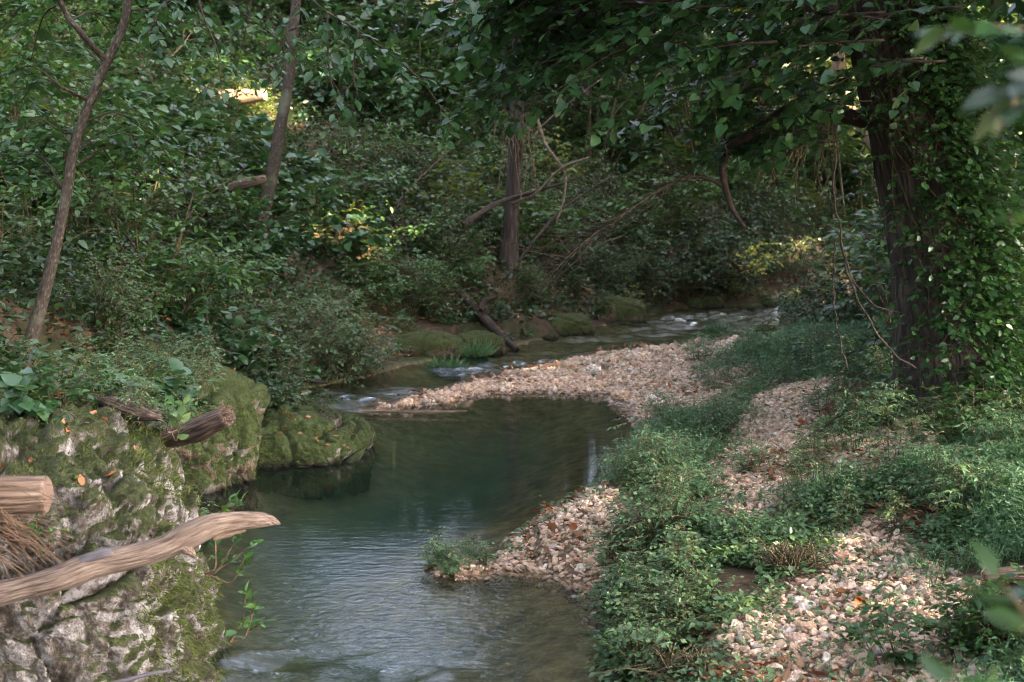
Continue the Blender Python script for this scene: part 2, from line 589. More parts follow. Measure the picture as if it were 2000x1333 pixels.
def water_mat():
    m, nt, b = new_mat("creek_water")
    nt.nodes.remove(b)
    g = nt.nodes.new("ShaderNodeNewGeometry")
    p = g.outputs['Position']
    at = nt.nodes.new("ShaderNodeAttribute")
    at.attribute_name = "riffle"
    n1 = noise(nt, mapping(nt, p, (1.6, 8.5, 1)), 1.5, 3, 0.5, 0.3)
    n2 = noise(nt, mapping(nt, p, (6, 22, 1)), 1.8, 3, 0.55)
    n3 = noise(nt, mapping(nt, p, (9, 15, 1)), 1.6, 4, 0.6, 0.4)
    h = math_node(nt, 'ADD', math_node(nt, 'MULTIPLY', n1.outputs['Fac'], 1.0), math_node(nt, 'MULTIPLY', n2.outputs['Fac'], 0.35))
    h = math_node(nt, 'MULTIPLY', h, math_node(nt, 'ADD', 0.12, at.outputs['Fac']))
    h = math_node(nt, 'ADD', h, math_node(nt, 'MULTIPLY', n3.outputs['Fac'], math_node(nt, 'MULTIPLY', at.outputs['Fac'], 2.2)))
    bp = nt.nodes.new("ShaderNodeBump")
    bp.inputs['Strength'].default_value = 0.5
    bp.inputs['Distance'].default_value = 0.02
    nt.links.new(h, bp.inputs['Height'])
    gl = nt.nodes.new("ShaderNodeBsdfGlossy")
    gl.inputs['Roughness'].default_value = 0.03
    nt.links.new(bp.outputs[0], gl.inputs['Normal'])
    tr = nt.nodes.new("ShaderNodeBsdfTransparent")
    tr.inputs[0].default_value = (0.78, 0.84, 0.74, 1)
    df = nt.nodes.new("ShaderNodeBsdfDiffuse")
    df.inputs[0].default_value = (0.012, 0.030, 0.026, 1)
    mx = nt.nodes.new("ShaderNodeMixShader")
    mx.inputs[0].default_value = 0.17
    nt.links.new(tr.outputs[0], mx.inputs[1])
    nt.links.new(df.outputs[0], mx.inputs[2])
    fr = nt.nodes.new("ShaderNodeFresnel")
    fr.inputs[0].default_value = 1.33
    nt.links.new(bp.outputs[0], fr.inputs['Normal'])
    m2 = nt.nodes.new("ShaderNodeMixShader")
    nt.links.new(fr.outputs[0], m2.inputs[0])
    nt.links.new(mx.outputs[0], m2.inputs[1])
    nt.links.new(gl.outputs[0], m2.inputs[2])
    nt.links.new(m2.outputs[0], nt.nodes["Material Output"].inputs[0])
    return m


M = {}
M['ground'] = ground_mat()
M['water'] = water_mat()
M['stone'] = stone_mat("creek_stone")
M['limestone'] = rock_mat("mossy_limestone", (0.34, 0.31, 0.305), (0.028, 0.022, 0.017), 0.075, stain=(0.085, 0.066, 0.05), scale=1.5, moss=(0.038, 0.046, 0.011))
M['mossrock'] = rock_mat("moss_covered_rock", (0.30, 0.27, 0.24), (0.03, 0.025, 0.02), 0.24, moss=(0.042, 0.058, 0.013))
M['farrock'] = rock_mat("wet_mossy_rock", (0.22, 0.19, 0.16), (0.03, 0.025, 0.02), 0.16, scale=1.4, moss=(0.05, 0.062, 0.014))
M['bark_big'] = bark_mat("ridged_brown_bark", (0.014, 0.011, 0.009), (0.056, 0.041, 0.033), (0.15, 0.115, 0.092), (11, 11, 1.5), bstr=1.0, bd=0.05)
M['bark_sap'] = bark_mat("speckled_sapling_bark", (0.022, 0.017, 0.013), (0.052, 0.040, 0.031), (0.17, 0.145, 0.115), (14, 14, 6), lichen=(0.11, 0.115, 0.08), fine=2.0, bd=0.012)
M['bark_mid'] = bark_mat("brown_striated_bark", (0.018, 0.013, 0.011), (0.052, 0.038, 0.031), (0.115, 0.086, 0.07), (16, 16, 1.3), bd=0.02)
M['bark_dark'] = bark_mat("dark_branch_bark", (0.012, 0.009, 0.007), (0.04, 0.027, 0.02), (0.085, 0.06, 0.045), (6, 6, 6), bd=0.01)
M['bark_pale'] = bark_mat("pale_stem_bark", (0.16, 0.10, 0.06), (0.34, 0.24, 0.16), (0.5, 0.38, 0.28), (10, 10, 2), bd=0.015)
M['driftwood'] = bark_mat("bare_driftwood", (0.06, 0.04, 0.031), (0.19, 0.135, 0.105), (0.31, 0.24, 0.20), (34, 34, 2.4), lichen=(0.15, 0.105, 0.08), bstr=1.0, bd=0.02, fine=1.6)
M['oldlog'] = bark_mat("weathered_split_wood", (0.03, 0.018, 0.014), (0.13, 0.085, 0.066), (0.28, 0.20, 0.155), (30, 30, 1.6), bstr=1.0, bd=0.03)
M['logbark'] = bark_mat("barkless_log_wood", (0.04, 0.026, 0.018), (0.15, 0.10, 0.072), (0.25, 0.185, 0.14), (26, 26, 1.6), bstr=0.9, bd=0.02)
M['stem'] = bark_mat("green_brown_stem", (0.04, 0.03, 0.015), (0.09, 0.07, 0.035), (0.15, 0.11, 0.06), (5, 5, 5), bd=0.004)
M['vine'] = bark_mat("pale_vine_bark", (0.08, 0.055, 0.035), (0.17, 0.125, 0.085), (0.28, 0.22, 0.16), (8, 8, 8), bd=0.004)
M['peel'] = bark_mat("grey_violet_bark", (0.03, 0.027, 0.032), (0.085, 0.075, 0.085), (0.16, 0.14, 0.15), (20, 20, 2), bd=0.006)
M['twig_dry'] = bark_mat("dry_twig", (0.05, 0.03, 0.019), (0.12, 0.074, 0.047), (0.21, 0.14, 0.09), (6, 6, 6), bd=0.003)
M['leaf_broad'] = leaf_mat("broad_leaf", [(0.021, 0.059, 0.023), (0.035, 0.088, 0.031), (0.048, 0.111, 0.037), (0.073, 0.142, 0.038)], rough=0.36)
M['leaf_mid'] = leaf_mat("ovate_leaf", [(0.025, 0.068, 0.018), (0.041, 0.104, 0.026), (0.056, 0.130, 0.031), (0.096, 0.181, 0.038)], rough=0.4)
M['leaf_fine'] = leaf_mat("fine_leaf", [(0.029, 0.064, 0.022), (0.046, 0.093, 0.031), (0.063, 0.119, 0.038), (0.096, 0.113, 0.038)], rough=0.4)
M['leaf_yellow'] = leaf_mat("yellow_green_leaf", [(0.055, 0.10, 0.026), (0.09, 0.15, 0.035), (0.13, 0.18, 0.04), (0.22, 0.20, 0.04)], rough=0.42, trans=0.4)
M['leaf_dark'] = leaf_mat("dark_glossy_leaf", [(0.011, 0.031, 0.011), (0.019, 0.048, 0.016), (0.027, 0.062, 0.020), (0.038, 0.078, 0.023)], rough=0.33)
M['leaf_ivy'] = leaf_mat("ivy_leaf", [(0.016, 0.046, 0.014), (0.024, 0.069, 0.020), (0.034, 0.091, 0.022), (0.051, 0.111, 0.025)], rough=0.36)
M['leaf_canopy'] = leaf_mat("canopy_leaf", [(0.019, 0.057, 0.021), (0.031, 0.085, 0.027), (0.042, 0.108, 0.032), (0.067, 0.142, 0.036)], rough=0.38, trans=0.35)
M['grass'] = leaf_mat("stilt_grass", [(0.060, 0.126, 0.054), (0.085, 0.176, 0.076), (0.109, 0.209, 0.090), (0.162, 0.234, 0.116)], rough=0.42, trans=0.35)
M['cover'] = leaf_mat("ground_cover_leaf", [(0.050, 0.099, 0.044), (0.076, 0.140, 0.058), (0.101, 0.176, 0.068), (0.151, 0.203, 0.088)], rough=0.4)
M['litter'] = leaf_mat("fallen_leaf", [(0.10, 0.045, 0.022), (0.21, 0.095, 0.045), (0.33, 0.17, 0.085), (0.42, 0.28, 0.17)], rough=0.6, trans=0.15, spec=0.3)
M['orange'] = leaf_mat("orange_leaf", [(0.26, 0.09, 0.035), (0.36, 0.14, 0.05), (0.44, 0.22, 0.10)], rough=0.55, trans=0.2, spec=0.3)
M['moss'] = leaf_mat("moss_strand", [(0.035, 0.05, 0.010), (0.06, 0.08, 0.016), (0.10, 0.12, 0.025)], rough=0.7, trans=0.2, spec=0.2)

# ------------------------------------------------------------------ the lie of the land
water_px = [(1215, 1333), (1210, 1240), (1212, 1170), (1140, 1145), (1080, 1128), (975, 1122), (965, 1095), (1000, 1050), (1060, 1010), (1150, 985),
            (1200, 940), (1235, 890), (1262, 838), (1225, 795), (1180, 768), (1060, 768), (960, 768), (860, 788), (720, 806), (700, 798), (760, 783), (860, 760), (920, 735), (1010, 722),
            (1075, 708), (1150, 690), (1200, 685), (1300, 676), (1420, 666), (1500, 652), (1560, 632), (1640, 612)]
water_px2 = [(1640, 590), (1560, 593), (1480, 597), (1360, 601), (1280, 613), (1200, 630), (1110, 653), (1020, 672), (960, 690), (880, 700), (790, 712), (730, 735), (640, 752),
             (560, 768), (520, 800), (600, 812), (690, 830), (690, 850), (650, 870), (560, 880), (490, 890), (440, 915), (390, 930), (320, 945), (280, 1010), (310, 1100), (340, 1200), (350, 1333)]
WPOLY = [G(*p)[:2] for p in water_px] + [(7.5, 24.5), (14, 31), (15, 33), (6.5, 26.2)] + [G(*p)[:2] for p in water_px2] + [(-1.5, 4.6), (-1.9, 3.4), (-3.2, 1.5), (-9, -3), (-6, -6), (-1.5, 0.2), (-0.2, 2.6), (0.35, 4.4)]
ISLAND = [G(*p)[:2] for p in ((825, 1112), (850, 1095), (900, 1085), (960, 1098), (985, 1118), (900, 1132))]
HPOLY = [(-3.2, 2.0), (-1.75, 4.6), (-1.55, 7), (-1.95, 9), (-2.2, 11.5), (-2.3, 14), (-1.75, 16.2), (-0.8, 17.4), (0.4, 18.6), (2.2, 21.2), (4.2, 23.6), (7.5, 27.3), (14, 34), (40, 40), (70, 60), (70, 140), (-120, 140), (-120, -20), (-12, -8)]
gravel_px = [
    [(700, 800), (760, 782), (930, 742), (1080, 708), (1180, 690), (1300, 678), (1440, 666), (1520, 656), (1500, 676), (1430, 705), (1350, 735), (1450, 740), (1430, 775), (1345, 815), (1265, 836), (1225, 795), (1180, 768), (1000, 768)],
    [(1540, 720), (1630, 745), (1620, 800), (1560, 845), (1640, 858), (1830, 860), (1810, 925), (1600, 955), (1490, 965), (1440, 1000), (1385, 920), (1385, 880), (1450, 830), (1480, 770)],
    [(1700, 1010), (1790, 1110), (1920, 1170), (1990, 1260), (1920, 1360), (1560, 1370), (1470, 1265), (1410, 1190), (1540, 1125), (1640, 1100), (1630, 1040)],
    [(960, 1130), (960, 1090), (1040, 1020), (1180, 975), (1200, 1050), (1210, 1120), (1240, 1200), (1180, 1190), (1100, 1150)],
    [(820, 1105), (900, 1085), (985, 1110), (930, 1130)],
    [(1470, 1270), (1600, 1300), (1560, 1333), (1430, 1333)],
]
GPOLY = [[G(px, py, z)[:2] for px, py in pl] for pl, z in zip(gravel_px, (0.08, 0.32, 0.34, 0.08, 0.05, 0.34))]


def land(x, y):
    x = np.asarray(x, float)
    y = np.asarray(y, float)
    p3 = np.stack([x, y, 0 * x], -1)
    wob = 0.10 * fbm(p3 * 1.7, 3, 3)
    sd = np.minimum(sdf_poly(x, y, WPOLY), 1e9)
    sd = np.where(np.abs(sd) < 3, sd + 0.5 * wob, sd)
    sdi = sdf_poly(x, y, ISLAND)
    sd = np.maximum(sd, -sdi)
    hs = -sdf_poly(x, y, HPOLY)
    s = np.clip(hs, 0, None)
    hill = 0.32 + 0.25 * sstep(0, 0.8, s) + 0.40 * np.minimum(s, 13) + 0.22 * np.clip(s - 13, 0, 25) + 0.3 * fbm(p3 * 0.35, 4, 11) * sstep(0, 3, s)
    right = 0.26 + 0.24 * sstep(1.3, 3.2, x - 0.12 * (y - 8)) + 0.035 * np.clip(x - 3.2, 0, 30) + 0.05 * fbm(p3 * 0.9, 4, 21)
    slope = np.where(hs > -0.5, 0.9, 0.26)
    slope = np.where((y > 11.5) & (hs <= -0.5), 0.10, slope)
    slope = np.where((y < 8.4) & (x > 0.15), 0.55, slope)
    w = sstep(-0.4, 0.3, hs)
    lz = right * (1 - w) + hill * w
    z_up = np.minimum(lz, 0.015 + np.clip(sd, 0, None) * slope)
    z_up = np.where(sdi < 0.0, np.minimum(0.05, -sdi * 0.4), z_up)
    dslope = 0.19 + 0.36 * sstep(0.5, -1.3, x - 0.06 * (y - 6) + 3.5 * wob)
    maxd = 0.55 - 0.33 * sstep(12.2, 14.0, y + 3 * wob)
    z_dn = -maxd * (1 - np.exp(-np.clip(-sd, 0, None) * dslope / maxd)) + 0.3 * wob * sstep(0.0, 0.5, -sd)
    z_dn = np.minimum(z_dn, -0.004)
    z = np.where(sd > 0, z_up, z_dn)
    z = z + 0.035 * fbm(p3 * 3.3, 3, 31) * sstep(0.0, 0.4, np.abs(sd)) * (sd > 0)
    return z


def gravel_mask(x, y):
    d = np.full(np.shape(x), 1e9)
    for pl in GPOLY:
        d = np.minimum(d, sdf_poly(x, y, pl))
    return d


def landz(x, y):
    return float(land(np.array([x]), np.array([y]))[0])


def hit(px, py, dmin=3.0, dmax=45.0):
    """where the line of sight through a photograph pixel meets the ground"""
    d = np.linspace(dmin, dmax, 900)
    r = ray(px, py)
    q = r[None] * (d / r[1])[:, None]
    q[:, 2] += CAMZ
    h = land(q[:, 0], q[:, 1])
    k = np.argmax(q[:, 2] <= h) if (q[:, 2] <= h).any() else len(d) - 1
    return np.array([q[k, 0], q[k, 1], h[k]])


def axis(lo, hi, step, far_lo, far_hi, grow=1.18):
    a = list(np.arange(lo, hi, step))
    s = step
    while a[-1] < far_hi:
        s *= grow
        a.append(a[-1] + s)
    s = step
    b = [a[0]]
    while b[-1] > far_lo:
        s *= grow
        b.append(b[-1] - s)
    return np.array(b[:0:-1] + a)


xs = axis(-5, 6.5, 0.06, -110, 70)
ys = axis(3.5, 27, 0.06, -20, 130)
X, Y = np.meshgrid(xs, ys)
Zt = land(X.ravel(), Y.ravel())
gm = gravel_mask(X.ravel(), Y.ravel())
mb = MB()
nx, ny = len(xs), len(ys)
ii = np.arange(nx * ny).reshape(ny, nx)
mb.add(np.stack([X.ravel(), Y.ravel(), Zt], 1), np.stack([ii[:-1, :-1], ii[:-1, 1:], ii[1:, 1:], ii[1:, :-1]], -1).reshape(-1, 4))
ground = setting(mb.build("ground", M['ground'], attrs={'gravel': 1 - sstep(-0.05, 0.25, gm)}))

# water: one sheet at the level of the pool, rougher where the stream runs fast over stones
xs = np.concatenate([np.linspace(-12, -3.2, 20), np.arange(-3, 6.2, 0.05), np.linspace(6.4, 18, 30)])
ys = np.concatenate([np.linspace(-8, 3.8, 20), np.arange(4, 25.5, 0.05), np.linspace(25.8, 36, 24)])
X, Y = np.meshgrid(xs, ys)
xf, yf = X.ravel(), Y.ravel()
riff = 0
for (px, py, rad, st) in ((690, 790, .35, .9), (800, 770, .4, .9), (930, 725, .45, 0.9), (1030, 712, .6, .7), (1130, 690, .6, .5), (1180, 665, .8, .7), (1250, 650, .9, .6), (1350, 630, 1.3, 1.0), (1450, 625, 1.5, 1.0), (1580, 610, 1.6, .8), (620, 775, .4, .6)):
    c = G(px, py)
    riff = np.maximum(riff, st * np.exp(-(((xf - c[0]) / rad) ** 2 + ((yf - c[1]) / (rad * 0.9)) ** 2)))
for (px, py, rx, ry, st) in ((560, 1330, .5, .35, .45), (720, 1325, .35, .25, .4)):
    c = G(px, py)
    riff = np.maximum(riff, st * np.exp(-(((xf - c[0]) / rx) ** 2 + ((yf - c[1]) / ry) ** 2)))
p3 = np.stack([xf * 4, yf * 7, 0 * xf], 1)
ripple = np.maximum(riff, 0.24 * sstep(8.6, 6.2, yf))
zz = riff * 0.13 * fbm(p3, 3, 41)
mb = MB()
nx, ny = len(xs), len(ys)
ii = np.arange(nx * ny).reshape(ny, nx)
mb.add(np.stack([xf, yf, zz], 1), np.stack([ii[:-1, :-1], ii[:-1, 1:], ii[1:, 1:], ii[1:, :-1]], -1).reshape(-1, 4))
setting(mb.build("creek_water", M['water'], attrs={'riffle': ripple}))


# ------------------------------------------------------------------ rocks
def cube_sphere(n):
    t = np.linspace(-1, 1, n)
    A, B = np.meshgrid(t, t)
    a, b = A.ravel(), B.ravel()
    o = np.ones_like(a)
    faces, Vs = [], []
    base = 0
    ii = np.arange(n * n).reshape(n, n)
    q = np.stack([ii[:-1, :-1], ii[:-1, 1:], ii[1:, 1:], ii[1:, :-1]], -1).reshape(-1, 4)
    for V, flip in ((np.stack([a, b, o], 1), 0), (np.stack([a, b, -o], 1), 1), (np.stack([o, a, b], 1), 0), (np.stack([-o, a, b], 1), 1), (np.stack([b, o, a], 1), 0), (np.stack([b, -o, a], 1), 1)):
        Vs.append(V)
        faces.append((q[:, ::-1] if flip else q) + base)
        base += n * n
    V = np.concatenate(Vs)
    F = np.concatenate(faces)
    k = np.round(V * 1e5).astype(np.int64)
    _, first, inv = np.unique(k, axis=0, return_index=True, return_inverse=True)
    return V[first], inv.ravel()[F]


def rock_verts(n, half, seed, box=4.0, amp=0.16, cell=2.4, lump=0.15, tilt=0.0, crack=0.05, shear=0.0, flare=0.0, fine=0.0):
    V, F = cube_sphere(n)
    L = (np.abs(V) ** box).sum(1) ** (1 / box)
    U = V / L[:, None]
    h = np.asarray(half, float)
    p = U * h
    nr = unit(U / h)
    f1, f2, cid = worley(p * cell + 0.35 * np.stack([fbm(p * 2.5, 2, seed + q) for q in (1, 2, 3)], 1) + seed * 7.7, seed)
    g1, g2, cid2 = worley(p * cell * 2.9 + seed * 3.3, seed + 50)
    d = lump * fbm(p * 0.9 / max(h) + seed, 3, seed) + amp * (cid - 0.5) + amp * 0.42 * (cid2 - 0.5) + amp * 0.5 * fbm(p * 7, 5, seed + 8)
    if fine:
        h1, h2, c3 = worley(p * np.array([13, 13, 17]) + 1.2 * np.stack([fbm(p * 6, 2, seed + q + 30) for q in (1, 2, 3)], 1), seed + 70)
        rdg = 1 - np.abs(fbm(p * 5.5, 4, seed + 60)) * 2.2
        d = d + fine * (c3 - 0.5) + fine * 1.4 * (rdg - 0.5) + fine * 0.5 * fbm(p * 28, 3, seed + 61)
    d = d - crack * np.exp(-((f2 - f1) / 0.07) ** 2) - crack * 0.4 * np.exp(-((g2 - g1) / 0.09) ** 2)
    p = p + nr * d[:, None]
    p[:, 0] += shear * p[:, 1] - flare * p[:, 2]
    if tilt:
        p[:, 2] += tilt * p[:, 0]
    return p, F


def rock(name, label, cat, c, half, seed, mat, n=40, group=None, rot=0.0, **kw):
    p, F = rock_verts(n, half, seed, **kw)
    cr, sr = math.cos(rot), math.sin(rot)
    p = np.stack([p[:, 0] * cr - p[:, 1] * sr, p[:, 0] * sr + p[:, 1] * cr, p[:, 2]], 1)
    mb = MB()
    mb.add(p + np.asarray(c), F)
    return tag(mb.build(name, mat, loc=c), label, cat, group), p + np.asarray(c), F


def moss_strands(pts, nrms, n, length, g):
    k = g.integers(0, len(pts), n)
    mb = MB()
    d = nrms[k] * 0.7 + g.normal(size=(n, 3)) * 0.35 + np.array([0, 0, -0.5])
    leaves(mb, pts[k] + g.normal(size=(n, 3)) * 0.008, d, rdir(n, g), length * (0.5 + g.random(n)), 'lance', 0.8)
    return mb


BC = (-2.36, 6.05, 0.10)
boulder, bp, bF = rock("limestone_boulder", "big pale limestone boulder patched with moss at the water's edge under the bare branch", "boulder",
                       BC, (0.98, 1.34, 0.84), 3, M['limestone'], n=170, box=5.0, amp=0.10, cell=2.6, lump=0.13, crack=0.05, fine=0.03, shear=-0.22, flare=0.13)
# hanging moss on the boulder's creek side
nr = unit((bp - np.array(BC)) / np.array([0.98, 1.36, 0.66]) ** 2)
g = np.random.default_rng(5)
sel = (bp[:, 0] > -1.75) & (bp[:, 1] < 6.6) & (fbm(bp * 2.3, 3, 77) > 0.12 - 0.35 * (bp[:, 0] > -1.32))
mo = moss_strands(bp[sel] - np.array(BC), nr[sel], 14000, 0.028, g)
mo.build("moss", M['moss'], boulder)
sel = (bp[:, 2] > 0.70) & (fbm(bp * 2.1, 3, 78) > 0.0) & (nr[:, 2] > 0.3)
mo = moss_strands(bp[sel] - np.array(BC), nr[sel] * np.array([1, 1, 2.0]), 9000, 0.02, g)
mo.build("moss", M['moss'], boulder)

rock2, rp, _ = rock("mossy_rock", "tall dark moss covered rock rising from the water behind the boulder", "rock",
                    (-2.44, 9.75, 0.15), (0.72, 0.75, 0.64), 12, M['mossrock'], n=90, box=3.5, amp=0.14, cell=2.6, lump=0.15, tilt=-0.18)
nr = unit(rp - np.array([-2.44, 9.75, 0.15]))
sel = fbm(rp * 2.0, 3, 79) > -0.1
mo = moss_strands(rp[sel] - np.array([-2.44, 9.75, 0.15]), nr[sel], 12000, 0.028, g)
mo.build("moss", M['moss'], rock2)
ledge, lp, _ = rock("mossy_ledge", "low mossy rock ledge sprinkled with orange leaves jutting into the pool", "rock",
                    (-1.78, 10.42, -0.05), (0.72, 0.66, 0.30), 23, M['mossrock'], n=80, box=3.5, amp=0.11, cell=3.0, lump=0.1)
nr = unit(lp - np.array([-1.78, 10.42, -0.05]))
sel = fbm(lp * 2.0, 3, 80) > 0.0
mo = moss_strands(lp[sel] - np.array([-1.78, 10.42, -0.05]), nr[sel], 7000, 0.028, g)
mo.build("moss", M['moss'], ledge)
c = P(632, 822, 10.5)
rock("white_rock", "pale bare rock knob on the far end of the mossy ledge", "rock", c - np.array([0, 0, 0.05]), (0.13, 0.13, 0.12), 31, M['limestone'], n=30, amp=0.05, cell=9, lump=0.03, crack=0.015)

far_rocks = [  # pixel of the foot, width px, height m, seed, label
    (820, 695, 170, 0.22, "low dark mossy rock on the far bank beside the grass tuft"),
    (930, 690, 110, 0.18, "mossy rock at the foot of the leaning fallen log"),
    (1100, 655, 130, 0.22, "mossy far bank rock right of the leaning fallen log"),
    (1205, 632, 130, 0.30, "large rounded green rock overhanging the far side of the riffle"),
    (1370, 607, 90, 0.16, "small dark rock in the shade beside the far riffle"),
    (1120, 662, 44, 0.07, "small mossy stone breaking the water below the green rock"),
    (1075, 668, 34, 0.05, "tiny mossy stone in the water at the far bank"),
    (1530, 612, 80, 0.12, "yellowish mossy stone at the end of the far riffle"),
    (790, 662, 44, 0.08, "small brownish rock on the far bank above the mossy rock"),
    (1470, 617, 50, 0.07, "flat green stone in the middle of the far riffle"),
    (1500, 668, 70, 0.16, "grey rounded rock at the right end of the gravel bar"),
    (700, 715, 60, 0.10, "dark wet stone in the riffle beside the overhanging bush"),
]
for k, (px, py, wpx, hh, lab) in enumerate(far_rocks):
    c = hit(px, py)
    hw = wpx * c[1] / FPX / 2
    rock("bank_rock", lab, "rock", (c[0], c[1] + hw * 0.6, max(c[2], 0) + hh * 0.15), (hw, hw * 0.8, hh), 40 + k, M['farrock'], n=28, amp=0.18 * hh, cell=1.6 / hw, lump=0.3 * hh, crack=0.02, box=2.6)

# ------------------------------------------------------------------ gravel
protos = []
for k in range(10):
    g = np.random.default_rng(100 + k)
    p, F = rock_verts(7, (1.0, 0.55 + 0.35 * g.random(), 0.4 + 0.3 * g.random()), 200 + k, box=2.4 + 1.6 * g.random(), amp=0.30, cell=1.3, lump=0.25, crack=0.0)
    protos.append((p, F))
GB = [(a.min(0), a.max(0)) for a in (np.array(pl) for pl in GPOLY)]


def scatter_gravel(n, g, margin=0.12, z_lo=-0.03):
    area = np.array([np.prod(b - a) for a, b in GB])
    k = g.choice(len(GB), n, p=area / area.sum())
    lo = np.array([GB[i][0] for i in k])
    hi = np.array([GB[i][1] for i in k])
    q = lo + (hi - lo) * g.random((n, 2))
    d = gravel_mask(q[:, 0], q[:, 1])
    keep = (d + g.normal(size=n) * margin * 0.5 < 0.02)
    q = q[keep]
    z = land(q[:, 0], q[:, 1])
    ok = z > z_lo
    return np.column_stack([q[ok], z[ok]])


g = np.random.default_rng(9)
pts = scatter_gravel(85000, g)
mb = MB()
sz = 0.007 + 0.020 * g.random(len(pts)) ** 3 + 0.0007 * pts[:, 1]
low, lowF = cube_sphere(3)
lowU = unit(low)
kk = g.integers(0, 8, len(pts))
shapes = [lowU * (1 + 0.35 * (np.random.default_rng(300 + j).random((len(lowU), 1)) - 0.5)) * np.array([1, 0.55 + 0.05 * j, 0.42 + 0.03 * j]) for j in range(8)]
for j in range(8):
    q = pts[kk == j]
    s = sz[kk == j]
    a = g.random(len(q)) * 6.28
    tl = g.normal(size=(len(q), 2)) * 0.35
    T = shapes[j][None] * s[:, None, None]
    x = T[..., 0] * np.cos(a)[:, None] - T[..., 1] * np.sin(a)[:, None]
    y = T[..., 0] * np.sin(a)[:, None] + T[..., 1] * np.cos(a)[:, None]
    z = T[..., 2] + x * tl[:, :1] + y * tl[:, 1:]
    V = np.stack([x, y, z], -1) + q[:, None, :] + np.array([0, 0, 1])[None, None] * (s * 0.15)[:, None, None]
    off = (np.arange(len(q)) * len(lowU))[:, None, None]
    mb.add(V.reshape(-1, 3), (lowF[None] + off).reshape(-1, 4))
setting(mb.build("gravel", M['stone'], smooth=False), 'stuff')

cob_mesh = []
for k, (p, F) in enumerate(protos):
    mb = MB()
    mb.add(p, F)
    cob_mesh.append(mb.mesh("cobble", M['stone'], smooth=False))
cob_pts = scatter_gravel(9000, np.random.default_rng(12), 0.05)
g = np.random.default_rng(13)
g.shuffle(cob_pts)
n_c = 0
taken = []
zone_names = ["pale cobble lying loose on the wide gravel bar between pool and riffle", "pale stone among the chips of the upper footpath", "whitish stone lying on the near stony path",
              "cobble on the small gravel spit at the pool's edge", "dark stone at the tip of the small leafy islet", "pale stone showing among the near ground cover"]
zone_groups = ["cobbles on the gravel bar", "stones of the upper path", "stones of the near path", "cobbles on the gravel spit", "stones on the islet", "stones in the near ground cover"]
quota = [170, 26, 50, 42, 3, 7]
for q in cob_pts:
    zi = int(np.argmin([sdf_poly(q[:1], q[1:2], pl)[0] for pl in GPOLY]))
    if quota[zi] <= 0:
        continue
    s = (0.026 + 0.034 * g.random() ** 2.5) * (1.0 + 0.03 * (q[1] - 6)) * (0.7 if zi in (2, 5) else 1.15 if zi == 0 else 0.75)
    if any((q[0] - t[0]) ** 2 + (q[1] - t[1]) ** 2 < (0.75 * (s + t[2])) ** 2 for t in taken):
        continue
    taken.append((q[0], q[1], s))
    quota[zi] -= 1
    o = bpy.data.objects.new("cobble", cob_mesh[int(g.integers(10))])
    COL.objects.link(o)
    o.location = (q[0], q[1], q[2] + s * 0.22)
    o.rotation_euler = (g.normal() * 0.3, g.normal() * 0.3, g.random() * 6.28)
    o.scale = (s, s, s)
    tag(o, zone_names[zi], "stone", zone_groups[zi])
    n_c += 1


# ------------------------------------------------------------------ sun shafts, cut through the crowns to light chosen spots
TS = np.array(TO_SUN)
UPZ = np.array([0, 0, 0.3])
SHAFTS = [(hit(485, 210) + UPZ, 1.0), (hit(700, 490) + UPZ, 0.55), (P(563, 165, 14.6), 0.25), (hit(1480, 535) + UPZ, 0.38), (hit(1545, 598) + UPZ * .6, 0.2),
          (P(1645, 195, 13.2), 0.2), (P(1868, 215, 13.4), 0.2), (hit(1600, 300) + UPZ, 0.95), (hit(1960, 430) + UPZ * 2, 0.5)]


def shaft_dist(p):
    """how far outside the nearest shaft of sun a point is (negative = inside)"""
    best = np.full(len(p), 1e9)
    for c, rad in SHAFTS:
        v = p - c
        t = v @ TS
        d = np.linalg.norm(v - t[:, None] * TS, axis=1) - rad
        best = np.where(t > 0.3, np.minimum(best, d), best)
    return best


